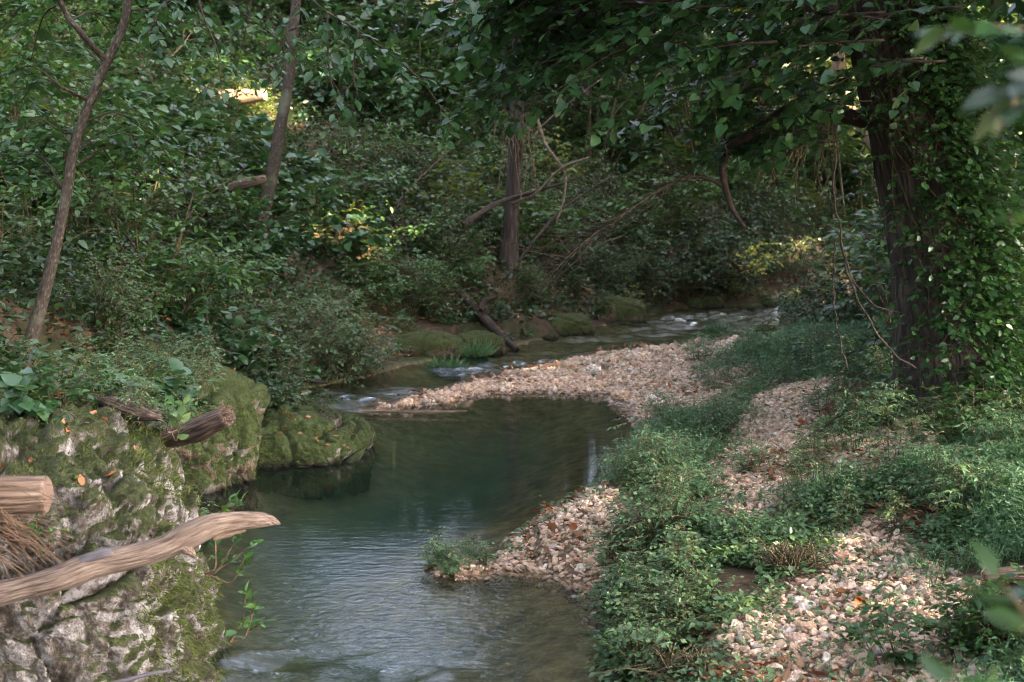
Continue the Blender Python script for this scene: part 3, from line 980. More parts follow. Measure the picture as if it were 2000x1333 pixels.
# ------------------------------------------------------------------ growing things
class Plant:
    def __init__(self, seed):
        self.g = np.random.default_rng(seed)
        self.T = MB()
        self.pos, self.dir, self.nrm, self.sz = [], [], [], []

    def leaf(self, p, d, n, s):
        self.pos.append(p)
        self.dir.append(d)
        self.nrm.append(n)
        self.sz.append(np.broadcast_to(s, (len(p),)))

    def twig(self, p0, d, length, n, size, droop=0.25, up=0.6, rad=0.003, tilt=0.36, curve=0.3):
        """a thin shoot with leaves on both sides"""
        g = self.g
        t = np.linspace(0, 1, 5)[:, None]
        d = unit(d)
        path = p0 + d * length * t + np.array([0, 0, -1.0]) * droop * length * t ** 2 + unit(g.normal(size=3)) * length * curve * 0.3 * t ** 2
        if rad > 0:
            tube(self.T, path, [rad, rad * 0.4], 3, cap=False)
        u = np.sort(0.12 + 0.88 * g.random(n))
        u[-1] = 1.0
        q = np.stack([np.interp(u, t[:, 0], path[:, k]) for k in range(3)], 1)
        side = unit(np.cross(d, np.array([0, 0, 1.0])) + 1e-6)
        sg = np.where(np.arange(n) % 2, 1.0, -1.0)[:, None]
        sg[-1] = 0
        ld = d * (0.55 + 0.3 * g.random((n, 1))) + side * sg * (0.9 + 0.3 * g.normal(size=(n, 1))) + np.array([0, 0, -1.0]) * (droop * 0.7 + 0.25 * g.normal(size=(n, 1)))
        ln = np.array([0, 0, 1.0]) * up + g.normal(size=(n, 3)) * tilt
        self.leaf(q, ld, ln, size * (0.55 + 0.6 * g.random(n)))

    def bough(self, pts, rad, ntw, tl, nleaf, size, droop=0.25, start=0.15, up=0.8, tilt=0.4, spread=1.0, sides=5):
        g = self.g
        path = spline(pts, 16)
        tube(self.T, path, rad, sides, 0.15, int(g.integers(99)))
        tan = unit(np.gradient(path, axis=0))
        for k in range(ntw):
            u = start + (1 - start) * (k + g.random()) / ntw
            i = min(15, int(u * 15.99))
            sd = unit(np.cross(tan[i], np.array([0, 0, 1.0])) + 1e-5) * (1 if k % 2 else -1)
            d = tan[i] * (0.5 + 0.4 * g.random()) + sd * spread * (0.5 + 0.6 * g.random()) + np.array([0, 0, 0.3 * g.normal()])
            self.twig(path[i], d, tl * (0.6 + 0.7 * g.random()), nleaf, size, droop, up, tilt=tilt)

    def leaf_mesh(self, name, mat, kind, width=1.0, cut=False, origin=None):
        mb = MB()
        p = np.concatenate(self.pos)
        d = np.concatenate(self.dir)
        n = np.concatenate(self.nrm)
        s = np.concatenate(self.sz)
        if cut:
            q = p if origin is None else p + np.asarray(origin)
            k = shaft_dist(q) > 0
            p, d, n, s = p[k], d[k], n[k], s[k]
        leaves(mb, p, d, n, s, kind, width)
        return mb


def shrub_kind(seed, height, spread, nst, ntw, nl, size, kind, width=1.0, droop=0.22, up=1.0, tilt=0.34, tl=0.3, stemr=0.008, low=0.2):
    pl = Plant(seed)
    g = pl.g
    for k in range(nst):
        a = g.random() * 6.283
        rr = spread * math.sqrt(g.random())
        h = height * (0.55 + 0.45 * g.random()) * (1 - 0.45 * (rr / spread) ** 2)
        e = np.array([math.cos(a) * rr, math.sin(a) * rr, h])
        b = np.array([math.cos(a) * rr * 0.25, math.sin(a) * rr * 0.25, -0.12])
        m = (b + e) / 2 + np.array([0, 0, 0.2 * h]) + g.normal(size=3) * 0.06 * height
        path = spline([b, m, e], 9)
        tube(pl.T, path, [stemr, stemr * 0.35], 4, cap=False)
        for j in range(ntw):
            u = low + (1 - low) * (j + g.random()) / ntw
            i = min(8, int(u * 8.99))
            az = g.random() * 6.283
            d = np.array([math.cos(az), math.sin(az), 0.15 + 0.3 * g.normal()]) + 0.5 * np.array([math.cos(a), math.sin(a), 0])
            pl.twig(path[i], d, tl * (0.6 + 0.7 * g.random()), nl, size, droop, up, 0.0025, tilt)
    lm = pl.leaf_mesh("foliage", None, kind, width)
    return lm, pl.T


SHRUB = {}


def add_kind(key, leafmat, desc, cat, *a, **k):
    lm, tm = shrub_kind(*a, **k)
    SHRUB.setdefault(key, []).append((lm.mesh("foliage", M[leafmat]), tm.mesh("stem", M['stem']), desc, cat))


for q in range(2):
    add_kind('broad', 'leaf_broad', "broad-leaved blue-green bush", "shrub", 500 + q, 1.25, 0.85, 13, 8, 6, 0.15, 'heart', tl=0.40)
    add_kind('mid', 'leaf_mid', "oval-leaved green shrub", "shrub", 510 + q, 1.15, 0.8, 16, 10, 7, 0.10, 'ovate', tl=0.30)
    add_kind('fine', 'leaf_fine', "small-leaved grey-green shrub", "shrub", 520 + q, 0.95, 0.75, 22, 11, 9, 0.058, 'small', tl=0.26, tilt=0.5)
    add_kind('dark', 'leaf_dark', "dark glossy bush", "shrub", 530 + q, 1.1, 0.85, 18, 10, 8, 0.078, 'ovate', tl=0.30, tilt=0.5)
add_kind('yellow', 'leaf_yellow', "yellow-green leafy bush", "shrub", 540, 1.1, 0.7, 13, 9, 7, 0.09, 'ovate', tl=0.28)
add_kind('tall', 'leaf_mid', "tall layered green sapling", "sapling", 550, 2.6, 0.9, 7, 17, 8, 0.11, 'ovate', tl=0.5, stemr=0.016, low=0.3)
add_kind('talldark', 'leaf_dark', "tall dark green bush", "shrub", 551, 2.4, 1.0, 12, 17, 8, 0.10, 'ovate', tl=0.45, stemr=0.014, low=0.1)
add_kind('herb', 'cover', "small green leafy plant", "plant", 560, 0.34, 0.16, 8, 6, 6, 0.038, 'ovate', tl=0.10, stemr=0.003, low=0.25)
add_kind('herb', 'cover', "small green leafy plant", "plant", 561, 0.40, 0.13, 6, 7, 6, 0.042, 'ovate', width=0.7, tl=0.11, stemr=0.003, low=0.3)
add_kind('herbfine', 'grass', "feathery green plant", "plant", 562, 0.36, 0.15, 10, 8, 8, 0.042, 'lance', width=1.6, tl=0.10, stemr=0.0025, low=0.2)
add_kind('herbdark', 'leaf_ivy', "low dark green leafy plant", "plant", 563, 0.30, 0.2, 9, 6, 6, 0.045, 'ovate', tl=0.12, stemr=0.003, low=0.2)
add_kind('herbbroad', 'leaf_broad', "low plant with wide rounded leaves", "plant", 564, 0.28, 0.22, 7, 3, 3, 0.12, 'heart', tl=0.10, stemr=0.003, low=0.4)
counts = {}


def grow(key, p, rot=None, scale=1.0, label=None, group=None, where="", g=rng, name=None):
    lst = SHRUB[key]
    fm, sm, desc, cat = lst[int(g.integers(len(lst)))]
    nm = name or {'sapling': 'sapling', 'plant': 'leafy_plant', 'shrub': 'shrub'}[cat]
    o = thing(nm, label or (desc + " " + where), cat, p, group)
    o.rotation_euler = (g.normal() * 0.08, g.normal() * 0.08, g.random() * 6.283 if rot is None else rot)
    o.scale = (scale, scale, scale * (0.85 + 0.3 * g.random()))
    f = bpy.data.objects.new("foliage", fm)
    COL.objects.link(f)
    f.parent = o
    if sm:
        t = bpy.data.objects.new("stem", sm)
        COL.objects.link(t)
        t.parent = o
    return o


def pixel_of(p):
    v = np.asarray(p, float) - np.array([0, 0, CAMZ])
    f = v[1] * math.cos(PITCH) - v[2] * math.sin(PITCH)
    u = v[1] * math.sin(PITCH) + v[2] * math.cos(PITCH)
    return 1000 + FPX * v[0] / f, 666.5 - FPX * u / f


# ------------------------------------------------------------------ the thicket on the far bank and hillside
g = np.random.default_rng(21)
placed = []


def clear_of_shafts(p, r):
    c = np.array([[p[0], p[1], p[2] + 0.5], [p[0], p[1], p[2] + 1.2]])
    ok = True
    for k, (q, rad) in enumerate(SHAFTS):
        v = c - q
        t = v @ TS
        d = np.linalg.norm(v - t[:, None] * TS, axis=1)
        if ((t > 0.25) & (d < rad + r)).any():
            ok = False
    return ok


n_sh = 0
for it in range(6000):
    if n_sh >= 280:
        break
    y = 10.5 + 27 * g.random() ** 1.15
    x = (-0.43 + 0.86 * g.random()) * y
    hs = -float(sdf_poly(np.array([x]), np.array([y]), HPOLY)[0])
    if hs < 0.15:
        continue
    sp = 0.66 + 0.013 * y
    if any((x - a) ** 2 + (y - b) ** 2 < sp ** 2 for a, b in placed):
        continue
    z = landz(x, y)
    px, py = pixel_of((x, y, z))
    sc = (0.75 + 0.65 * g.random() ** 1.5) * (1.0 if hs > 0.9 else 0.55)
    if not clear_of_shafts((x, y, z), 0.62 * sc) or py < -260:
        continue
    # keep the strip by the trunks' feet and the boulders open
    if hs < 0.7 and 15.8 < y < 21 and g.random() < 0.6:
        continue
    placed.append((x, y))
    n_sh += 1
    if px < 520:
        key = g.choice(['broad', 'mid', 'dark', 'fine', 'tall'], p=[.34, .34, .14, .1, .08])
        zone = "on the slope left of the second slanting trunk"
    elif px < 980:
        key = g.choice(['broad', 'mid', 'fine', 'yellow', 'dark', 'tall'], p=[.26, .3, .2, .1, .06, .08])
        zone = "on the slope between the two middle trunks"
    elif px < 1330:
        key = g.choice(['mid', 'fine', 'yellow', 'dark', 'broad'], p=[.3, .25, .2, .15, .1])
        zone = "on the slope just right of the straight vine-topped trunk"
    else:
        key = g.choice(['fine', 'dark', 'mid', 'yellow'], p=[.35, .3, .2, .15])
        zone = "on the bank beyond the far riffle"
    hgt = "low" if py > 430 else ("halfway up" if py > 200 else "high")
    desc = SHRUB[key][0][2]
    grow(key, (x, y, z - 0.03), scale=sc * (0.95 if key != 'tall' else 0.8), label=f"{desc} {hgt} {zone}", group=f"{desc} {hgt} {zone}", g=g)

# named bushes of the near bank
for (key, px, py, sc, lab) in (
        ('fine', 640, 735, 0.95, "grey-green small-leaved bush hanging over the water above the narrow riffle"),
        ('fine', 700, 730, 0.6, "low grey-green bush trailing twigs over the narrow riffle"),
        ('herbfine', 560, 775, 0.9, "feathery weeds right behind the mossy ledge"),
        ('fine', 470, 690, 0.7, "small grey-green bush on the crest of the tall mossy rock"),
        ('fine', 570, 715, 0.9, "grey-green small-leaved bush tucked behind the tall mossy rock"),
        ('mid', 330, 620, 0.85, "bright green nettle-like bush in front of the thicket by the first trunk"),
        ('mid', 250, 600, 0.75, "green bush just right of the first slanting trunk's foot"),
        ('mid', 420, 590, 0.8, "green leafy bush between the two slanting trunks above the mossy rock"),
        ('fine', 190, 640, 0.6, "grey-green weed clump right beside the first slanting trunk"),
        ('fine', 820, 600, 0.75, "grey-green bush on the far bank above the small brownish rock"),
        ('mid', 720, 600, 0.6, "fresh green bush on the far bank below the orange lit hollow"),
        ('dark', 1330, 575, 1.35, "wide dark bush drooping over the shaded far side of the riffle"),
        ('fine', 1420, 560, 1.2, "silvery dark bush on the undercut bank beyond the riffle"),
        ('fine', 1250, 580, 0.9, "grey-green bush above the rounded green rock"),
        ('yellow', 1225, 620, 0.45, "little yellow-green bush standing on the rounded green rock"),
        ('dark', 1560, 640, 0.62, "dark bush leaning over the right end of the riffle"),
        ('dark', 1625, 655, 0.75, "dark bush at the water's bend beside the hanging liana"),
        ('dark', 1690, 640, 0.8, "dark bush between the hanging liana and the ivy-clad trunk"),
        ('fine', 1600, 700, 0.5, "small grey-green bush at the head of the upper footpath")):
    c = hit(px, py)
    grow(key, c, scale=sc, label=lab, g=g)

for (key, px, py, sc, lab) in (
        ('dark', 1420, 520, 1.0, "dark bush right above the undercut bank beyond the riffle"),
        ('dark', 1520, 500, 1.0, "dark bush on the slope right of the sunlit yellow bush"),
        ('fine', 1560, 540, 0.8, "grey-green bush low on the slope beyond the riffle's far end"),
        ('dark', 1590, 450, 0.9, "dark bush in shade below the sunny gap"),
        ('fine', 870, 520, 0.75, "grey-green bush left of the straight trunk's foot"),
        ('mid', 905, 560, 0.6, "green bush directly above the leaning log"),
        ('mid', 820, 500, 0.7, "green bush between the orange hollow and the straight trunk"),
        ('fine', 930, 465, 0.65, "grey-green bush close behind the straight trunk"),
        ('yellow', 1065, 470, 0.7, "yellow-green bush right of the straight trunk's foot"),
        ('fine', 1120, 520, 0.75, "grey-green bush below the bare fan of twigs"),
        ('fine', 1190, 560, 0.7, "grey-green bush behind the mossy far bank rock"),
        ('fine', 1030, 590, 0.5, "low grey-green bush between the leaning log and the mossy rock"),
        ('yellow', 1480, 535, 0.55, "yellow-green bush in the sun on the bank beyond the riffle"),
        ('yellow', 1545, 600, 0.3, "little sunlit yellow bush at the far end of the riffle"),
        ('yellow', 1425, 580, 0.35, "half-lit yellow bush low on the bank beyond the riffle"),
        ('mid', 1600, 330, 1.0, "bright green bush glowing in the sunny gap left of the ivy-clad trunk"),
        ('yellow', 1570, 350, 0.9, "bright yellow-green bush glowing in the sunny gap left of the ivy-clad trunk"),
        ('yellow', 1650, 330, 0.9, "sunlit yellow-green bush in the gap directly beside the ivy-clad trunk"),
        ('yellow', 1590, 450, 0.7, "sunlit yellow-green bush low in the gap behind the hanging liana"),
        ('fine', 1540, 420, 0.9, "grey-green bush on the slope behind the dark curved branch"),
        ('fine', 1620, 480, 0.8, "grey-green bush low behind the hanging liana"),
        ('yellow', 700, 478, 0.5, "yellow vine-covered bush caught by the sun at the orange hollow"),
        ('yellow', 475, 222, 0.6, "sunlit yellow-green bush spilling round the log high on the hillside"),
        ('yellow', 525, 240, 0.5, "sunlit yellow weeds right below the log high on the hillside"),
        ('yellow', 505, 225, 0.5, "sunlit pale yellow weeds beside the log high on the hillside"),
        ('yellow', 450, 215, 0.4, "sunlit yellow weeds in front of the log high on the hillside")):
    grow(key, hit(px, py), scale=sc, label=lab, g=g)

for it in range(90):
    x, y = -17 + 27 * g.random(), 25.5 + 13 * g.random()
    if sdf_poly(np.array([x]), np.array([y]), HPOLY)[0] > -0.5 or not clear_of_shafts((x, y, landz(x, y)), 1.0):
        continue
    key = g.choice(['talldark', 'broad', 'mid', 'tall'])
    grow(key, (x, y, landz(x, y)), scale=1.1 + 0.7 * g.random(), where="at the top of the hillside thicket", group=SHRUB[key][0][2] + " at the top of the hillside", g=g)

# leaves of the undergrowth between the bushes, coloured dark to stand in for shaded gaps
n = 110000
q = np.empty((0, 2))
y = 6 + 30 * g.random(n * 2) ** 1.2
x = (-0.44 + 0.88 * g.random(n * 2)) * y
hs = -sdf_poly(x, y, HPOLY)
sdw_ = sdf_poly(x, y, WPOLY)
k = (hs > np.where(x > 0.2, -0.35, -0.6)) & (sdw_ > 0.04) & (gravel_mask(x, y) > 0.1) & (vnoise(np.stack([x * 1.3, y * 1.3, 0 * x], 1), 5) > 0.15)
x, y, hs = x[k][:n], y[k][:n], hs[k][:n]
z = land(x, y)
p = np.column_stack([x, y, z + 0.02 + 0.34 * g.random(len(x)) ** 1.4 * np.clip(hs * 0.8, 0.25, 1)])
ok = shaft_dist(p) > -1e9
u = MB()
d = rdir(len(p), g) * np.array([1, 1, 0.5])
nn = np.array([0, 0, 0.9]) + g.normal(size=(len(p), 3)) * 0.45
sz = (0.04 + 0.06 * g.random(len(p))) * (0.7 + 0.018 * y)
h = len(p) // 2
leaves(u, p[:h], d[:h], nn[:h], sz[:h], 'small')
leaves(u, p[h:], d[h:], nn[h:], sz[h:] * 1.1, 'ovate')
setting(u.build("undergrowth", M['leaf_dark']), 'stuff')  # dark leaf colour puts shade into the gaps between bushes

# fallen leaves
n = 30000
y = 4.5 + 22 * g.random(n) ** 1.3
x = (-0.42 + 0.84 * g.random(n)) * y
gmk = gravel_mask(x, y)
sdw = sdf_poly(x, y, WPOLY)
keep = (sdw > 0.1) & (vnoise(np.stack([x * 1.1, y * 1.1, 0 * x], 1), 15) > np.where(gmk < 0.1, 0.66, 0.46))
x, y = x[keep], y[keep]
z = land(x, y)
p = np.column_stack([x, y, z + 0.015 + 0.02 * g.random(len(x))])
u = MB()
leaves(u, p, rdir(len(p), g) * np.array([1, 1, .2]), np.array([0, 0, 1.0]) + g.normal(size=(len(p), 3)) * 0.35, 0.03 + 0.028 * g.random(len(p)) + 0.0012 * y, 'curl')
setting(u.build("leaf_litter", M['litter']), 'stuff')


# ------------------------------------------------------------------ right bank: grass and small plants
n = 420000
y = 4.3 + 15 * g.random(n) ** 1.25
x = -0.1 + (0.44 * y + 0.3) * g.random(n)
gmk = gravel_mask(x, y)
sdw = sdf_poly(x, y, WPOLY)
hs = -sdf_poly(x, y, HPOLY)
p2 = np.stack([x, y, 0 * x], 1)
clump = vnoise(p2 * 2.2, 61) * 0.6 + vnoise(p2 * 6, 62) * 0.4
edge = gmk + 0.35 * (vnoise(p2 * 3.0, 63) - 0.5) + 0.12 * g.normal(size=n)
LOGC = hit(1930, 1150)
keep = ~((y > 13.0) & (sdw < 0.5)) & (np.hypot(x - LOGC[0] - .08, (y - LOGC[1] + .2) * .6) > 0.3) & (sdw > 0.03) & (hs < -0.2) & ((edge > 0.17) | (g.random(n) < 0.05)) & (clump > 0.33)
x, y, clump, edge, sdw = x[keep], y[keep], clump[keep], edge[keep], sdw[keep]
z = land(x, y)
typ = vnoise(np.stack([x * 0.9, y * 0.9, 0 * x], 1), 66) + 0.25 * (vnoise(np.stack([x * 3, y * 3, 0 * x], 1), 67) - 0.5)
near = sstep(7.6, 6.2, y) * sstep(2.4, 1.2, x)
is_grass = typ - 0.45 * near > 0.27
H = (0.06 + 0.24 * clump * sstep(0.1, 0.6, edge)) * np.where(is_grass, 1.0, 0.6)
hh = H * g.random(len(x)) ** 0.7
p = np.column_stack([x, y, z + hh])
d = rdir(len(p), g)
gi = is_grass
u = MB()
dg = d[gi] * np.array([1, 1, 0.4]) + np.array([0, 0, 0.25]) + g.normal(size=(gi.sum(), 3)) * 0.2
leaves(u, p[gi], dg, np.array([0, 0, 0.8]) + g.normal(size=(gi.sum(), 3)) * 0.5, (0.024 + 0.026 * g.random(gi.sum())) * (0.8 + 0.03 * y[gi]), 'lance', 1.25)
# upright stalks and blades
k = g.random(len(x)) < 0.10
k &= gi
pp = np.column_stack([x[k], y[k], z[k] - 0.01])
leaves(u, pp, np.array([0, 0, 1.0]) + g.normal(size=(k.sum(), 3)) * 0.3, rdir(k.sum(), g), (H[k] * 0.95 + 0.03), 'lance', 0.25)
setting(u.build("grass", M['grass']), 'stuff')
u = MB()
gi = ~is_grass
leaves(u, p[gi], d[gi] * np.array([1, 1, 0.4]), np.array([0, 0, 0.9]) + g.normal(size=(gi.sum(), 3)) * 0.4, (0.020 + 0.026 * g.random(gi.sum())) * (0.8 + 0.03 * y[gi]), 'small', 1.15)
setting(u.build("ground_cover", M['cover']), 'stuff')

# plants that stand out of the sward
for k in range(330):
    y = 11.5 + 12.5 * g.random()
    x = -0.2 * y + 0.45 * y * g.random()
    hs = -float(sdf_poly(np.array([x]), np.array([y]), HPOLY)[0])
    if not -0.5 < hs < 0.7 or x > 1.6 or sdf_poly(np.array([x]), np.array([y]), WPOLY)[0] < 0.06:
        continue
    grow(g.choice(['herb', 'herbfine', 'herbdark']), (x, y, landz(x, y)), scale=0.8 + 0.8 * g.random(), where="on the far bank just above the waterline", group="plants along the far waterline", g=g)
zones = [  # px, py, key, scale, count, spread px, where
    (1620, 965, 'herb', 0.75, 9, 80, "in the patch dividing the upper and near stony path", "plants dividing the stony path"),
    (1300, 960, 'herbfine', 1.0, 12, 80, "in the grass strip between pool and path", "plants in the grass strip"),
    (1370, 840, 'herbfine', 0.9, 8, 70, "in the grass strip beside the gravel bar", "plants beside the gravel bar"),
    (1300, 1120, 'herb', 0.8, 14, 90, "on the near bank above the shallow water", "plants on the near bank"),
    (1290, 1260, 'herb', 0.7, 12, 70, "overhanging the water at the bottom edge of the bank", "plants over the bottom bank"),
    (1680, 800, 'herb', 0.9, 12, 90, "between the upper path and the ivy-clad trunk", "plants below the trunk"),
    (1880, 950, 'herbfine', 1.1, 14, 110, "in the tall grass right of the stony path", "plants right of the path"),
    (1880, 820, 'herbdark', 1.1, 12, 110, "in the shade right of the ivy-clad trunk", "plants right of the trunk"),
    (1780, 700, 'herbdark', 1.0, 6, 70, "round the foot of the ivy-clad trunk", "plants at the trunk foot"),
    (1440, 690, 'herbfine', 0.9, 8, 60, "at the right-hand edge of the gravel bar", "plants at the bar edge"),
    (1900, 1260, 'herbdark', 0.9, 8, 80, "in the dark corner below the small log", "plants below the small log"),
]
for (px, py, key, sc, cnt, sp, where, grp) in zones:
    for k in range(cnt):
        c = hit(px + sp * g.normal() * 0.75, py + sp * g.normal() * 0.55)
        if sdf_poly(c[:1], c[1:2], WPOLY)[0] < 0.03:
            continue
        grow(key, c, scale=sc * (0.7 + 0.5 * g.random()), where=where, group=grp, g=g)

for k in range(34):
    y = 5.2 + 1.25 * g.random()
    sx = np.linspace(0.2, 0.9, 141)
    sdv = sdf_poly(sx, 0 * sx + y, WPOLY)
    x = sx[np.argmax(sdv > 0.0)] + 0.09 * g.random()
    grow(g.choice(['herb', 'herbdark', 'herb']), (x, y, landz(x, y)), scale=0.5 + 0.4 * g.random(), where="overhanging the water at the bottom edge of the bank", group="plants over the bottom bank", g=g)

# dark bushes and saplings behind the big tree
for it in range(70):
    y = 11.5 + 15 * g.random()
    x = (0.255 + 0.17 * g.random()) * y + 0.3
    if sdf_poly(np.array([x]), np.array([y]), WPOLY)[0] < 0.3:
        continue
    z = landz(x, y)
    key = g.choice(['dark', 'fine', 'talldark', 'tall', 'mid'], p=[.2, .25, .25, .15, .15])
    if not clear_of_shafts((x, y, z), 0.5):
        continue
    grow(key, (x, y, z), scale=0.7 + 0.45 * g.random(), where="in the dense shade behind the ivy-clad trunk", group=SHRUB[key][0][2] + " behind the ivy-clad trunk", g=g)
for k, (px, py, key, sc) in enumerate(((1960, 640, 'talldark', .8), (1990, 560, 'fine', 1.3), (1935, 560, 'fine', 1.1))):
    grow(key, hit(px, py), scale=sc, where="close to the picture's edge beside the ivy-clad trunk", group="bushes beside the ivy-clad trunk", g=g)

# plants on the boulders and the left bank
for (px, py, d, key, sc) in ((60, 775, 6.9, 'herbdark', .8), (150, 770, 6.7, 'herbdark', .8), (250, 745, 7.2, 'herbbroad', 1.0), (290, 740, 7.3, 'herbbroad', .9), (330, 790, 6.6, 'herbdark', .6), (20, 800, 6.3, 'herbdark', .7),
                         (110, 800, 6.2, 'herbdark', .6), (215, 760, 7.0, 'herbdark', .7), (170, 735, 7.6, 'herb', .9), (90, 740, 7.6, 'herbfine', .8), (360, 745, 7.6, 'herbdark', .7), (395, 700, 8.5, 'herb', .8), (300, 690, 8.4, 'herbdark', .9), (230, 690, 8.2, 'herb', .9)):
    c = P(px, py + 12, d)
    z = max(landz(c[0], c[1]), c[2] - 0.12)
    grow(key, (c[0], c[1], z), scale=sc, where="growing on top of the big pale boulder", group="plants on top of the boulder", g=g)


for k in range(46):
    x = -3.4 + 1.9 * g.random()
    y = 6.0 + 2.6 * g.random()
    if x > -1.25 - 0.06 * y:
        continue
    hh_ = np.array([x, y, landz(x, y)])
    t_ok, t_loc, _, _ = boulder.ray_cast(Vector((x, y, 5)) - Vector(BC), Vector((0, 0, -1)))
    if t_ok:
        hh_[2] = max(hh_[2], t_loc.z + BC[2])
    key = g.choice(['herb', 'herbdark', 'herbbroad', 'herbfine'], p=[.35, .3, .2, .15])
    grow(key, hh_, scale=0.6 + 0.5 * g.random(), where="growing on top of the big pale boulder", group="plants on top of the boulder", g=g)
for (rk, cx, cy, rx, ry, n_, lab, grp) in ((rock2, -2.5, 9.75, .6, .6, 16, "growing on the tall mossy rock behind the boulder", "plants on the tall mossy rock"), (ledge, -1.9, 10.6, .55, .4, 9, "growing on the low mossy ledge", "plants on the mossy ledge")):
    for k in range(n_):
        x, y = cx + rx * (2 * g.random() - 1), cy + ry * (2 * g.random() - 1)
        t_ok, t_loc, _, _ = rk.ray_cast(Vector((x, y, 5)) - rk.location, Vector((0, 0, -1)))
        if t_ok and (t_loc + rk.location).z > 0.05:
            key = g.choice(['herb', 'herbdark', 'herbfine'])
            grow(key, np.array(t_loc + rk.location) - np.array([0, 0, .03]), scale=0.5 + 0.5 * g.random(), where=lab, group=grp, g=g)
# dead stems leaning in the thicket
for k in range(26):
    y = 12 + 13 * g.random()
    x = (-0.36 + 0.62 * g.random()) * y
    if sdf_poly(np.array([x]), np.array([y]), HPOLY)[0] > -0.4:
        continue
    c = np.array([x, y, landz(x, y) + 0.15])
    ln = 0.9 + 1.1 * g.random()
    az = 6.283 * g.random()
    e = c + ln * np.array([0.75 * math.cos(az), 0.3 * math.sin(az), 0.45 + 0.5 * g.random()])
    mb = MB()
    q = spline([c, c * .6 + e * .4 + g.normal(size=3) * .08, e], 14)
    tube(mb, q, [0.014 + 0.008 * g.random(), 0.005], 6, 0.1, k)
    for j in (6, 8, 10, 11):
        e2 = q[j] + unit(e - c) * 0.25 + g.normal(size=3) * 0.16
        tube(mb, spline([q[j], (q[j] + e2) / 2 + g.normal(size=3) * .02, e2], 6), [0.005, 0.002], 4, cap=False)
    tag(mb.build("dead_branch", M['vine' if k % 2 else 'bark_mid'], loc=c), "thin dead branch poking up out of the thicket on the slope", "branch", "dead branches in the thicket")

# grass tufts standing in the stream, the leafy islet
def tuft(px, py, h, r, nb, label, lift=0.02):
    c = hit(px, py) if py < 1000 else G(px, py, 0.03)
    o = thing("grass_tuft", label, "grass tuft", c + np.array([0, 0, -0.03]))
    p, F = rock_verts(14, (r, r * 0.75, 0.09), int(px), box=2.2, amp=0.03, cell=5, lump=0.05, crack=0.0)
    m2 = MB()
    m2.add(p, F)
    m2.build("root_clod", M['farrock'], o)
    m3 = MB()
    a = g.random(nb) * 6.283
    rr = r * 0.8 * np.sqrt(g.random(nb))
    pp = np.column_stack([np.cos(a) * rr, np.sin(a) * rr * 0.75, 0.05 + 0 * a])
    dd = np.column_stack([np.cos(a) * rr / r, np.sin(a) * rr / r, 1.0 + 0 * a]) + g.normal(size=(nb, 3)) * 0.3
    leaves(m3, pp, dd, rdir(nb, g), h * (0.4 + 0.6 * g.random(nb)), 'lance', 0.45)
    m3.build("blades", M['grass'], o)
    return o


tuft(872, 738, 0.26, 0.17, 260, "bright grass tuft on a dark clod in the stream beside the gravel bar")
tuft(925, 702, 0.25, 0.2, 260, "grass tuft at the far waterline below the leaning log")
tuft(1400, 660, 0.24, 0.12, 120, "small grass tuft on the far edge of the gravel bar")
tuft(480, 815, 0.16, 0.12, 160, "pale grass tuft between the tall mossy rock and the ledge")
c = G(900, 1105, 0.02)
for k in range(9):
    q = c + np.array([g.normal() * 0.085, g.normal() * 0.06, 0.0])
    grow('herbfine' if k % 2 else 'herb', q, scale=0.36 + 0.18 * g.random(), where="on the tiny islet at the tip of the gravel spit", group="plants on the islet", g=g)


# ------------------------------------------------------------------ trees with trunks in the picture
def trunk_mesh(pts, rad, n=60, sides=18, rough=0.12, seed=1):
    mb = MB()
    tube(mb, spline(pts, n), rad, sides, rough, seed)
    return mb


def pxpath(lst):
    return np.array([P(*a) for a in lst])


def rel(mb, o):
    mb.V = [v - np.array(o.location) for v in mb.V]
    return mb


# first slanting sapling at the left
b = hit(48, 706)
dA = b[1]
t1 = thing("slanting_tree", "slender leaning tree with speckled bark, nearest the left edge", "tree", b)
pa = pxpath([(42, 722, dA), (62, 660, dA), (90, 560, dA), (112, 470, dA), (130, 375, dA), (145, 290, dA), (170, 215, dA), (205, 130, dA), (238, 60, dA), (250, 0, dA), (262, -120, dA), (270, -300, dA)])
rel(trunk_mesh(pa, [0.08, 0.046, 0.038, 0.035, 0.033, 0.031, 0.030, 0.029, 0.027, 0.025, 0.022], 90, 16, 0.12, 3), t1).build("trunk", M['bark_sap'], t1)
fork = MB()
tube(fork, spline(pxpath([(207, 118, dA), (180, 90, dA - .1), (150, 55, dA - .2), (128, 25, dA - .2), (105, -30, dA - .3), (90, -120, dA - .3)]), 24), [0.022, 0.018, 0.014], 8, 0.15, 8)
tube(fork, spline(pxpath([(170, 195, dA), (150, 185, dA - .15), (120, 170, dA - .3)]), 8), [0.016, 0.008], 6, 0.1, 3)
rel(fork, t1).build("branch", M['bark_sap'], t1)
pl = Plant(31)
for (x0, y0, x1, y1, dd) in ((150, 290, 20, 240, -.5), (150, 260, 60, 330, -.8), (160, 240, 290, 260, -.8), (150, 280, 330, 300, -.5), (140, 330, 300, 290, -1.0), (120, 170, 10, 150, -.6), (120, 170, 40, 200, -.9), (130, 380, 40, 300, -.4),
                             (170, 210, 250, 200, -1.0), (200, 130, 120, 110, -.8), (110, 0, 20, 40, -.6), (245, 0, 330, 10, -.5), (250, 20, 330, 90, -.7), (150, 290, 230, 330, -1.0), (110, 10, 60, 120, -.3), (140, 40, 220, 70, -.9), (130, 380, 20, 330, -.7)):
    a0 = P(x0, y0, dA)
    a1 = P(x1, y1, dA - dd * 0.8)
    pl.bough([a0, (a0 + a1) / 2 + np.array([0, 0, 0.10]), a1], [0.008, 0.003], 11, 0.24, 7, 0.08, 0.25, tilt=0.4)
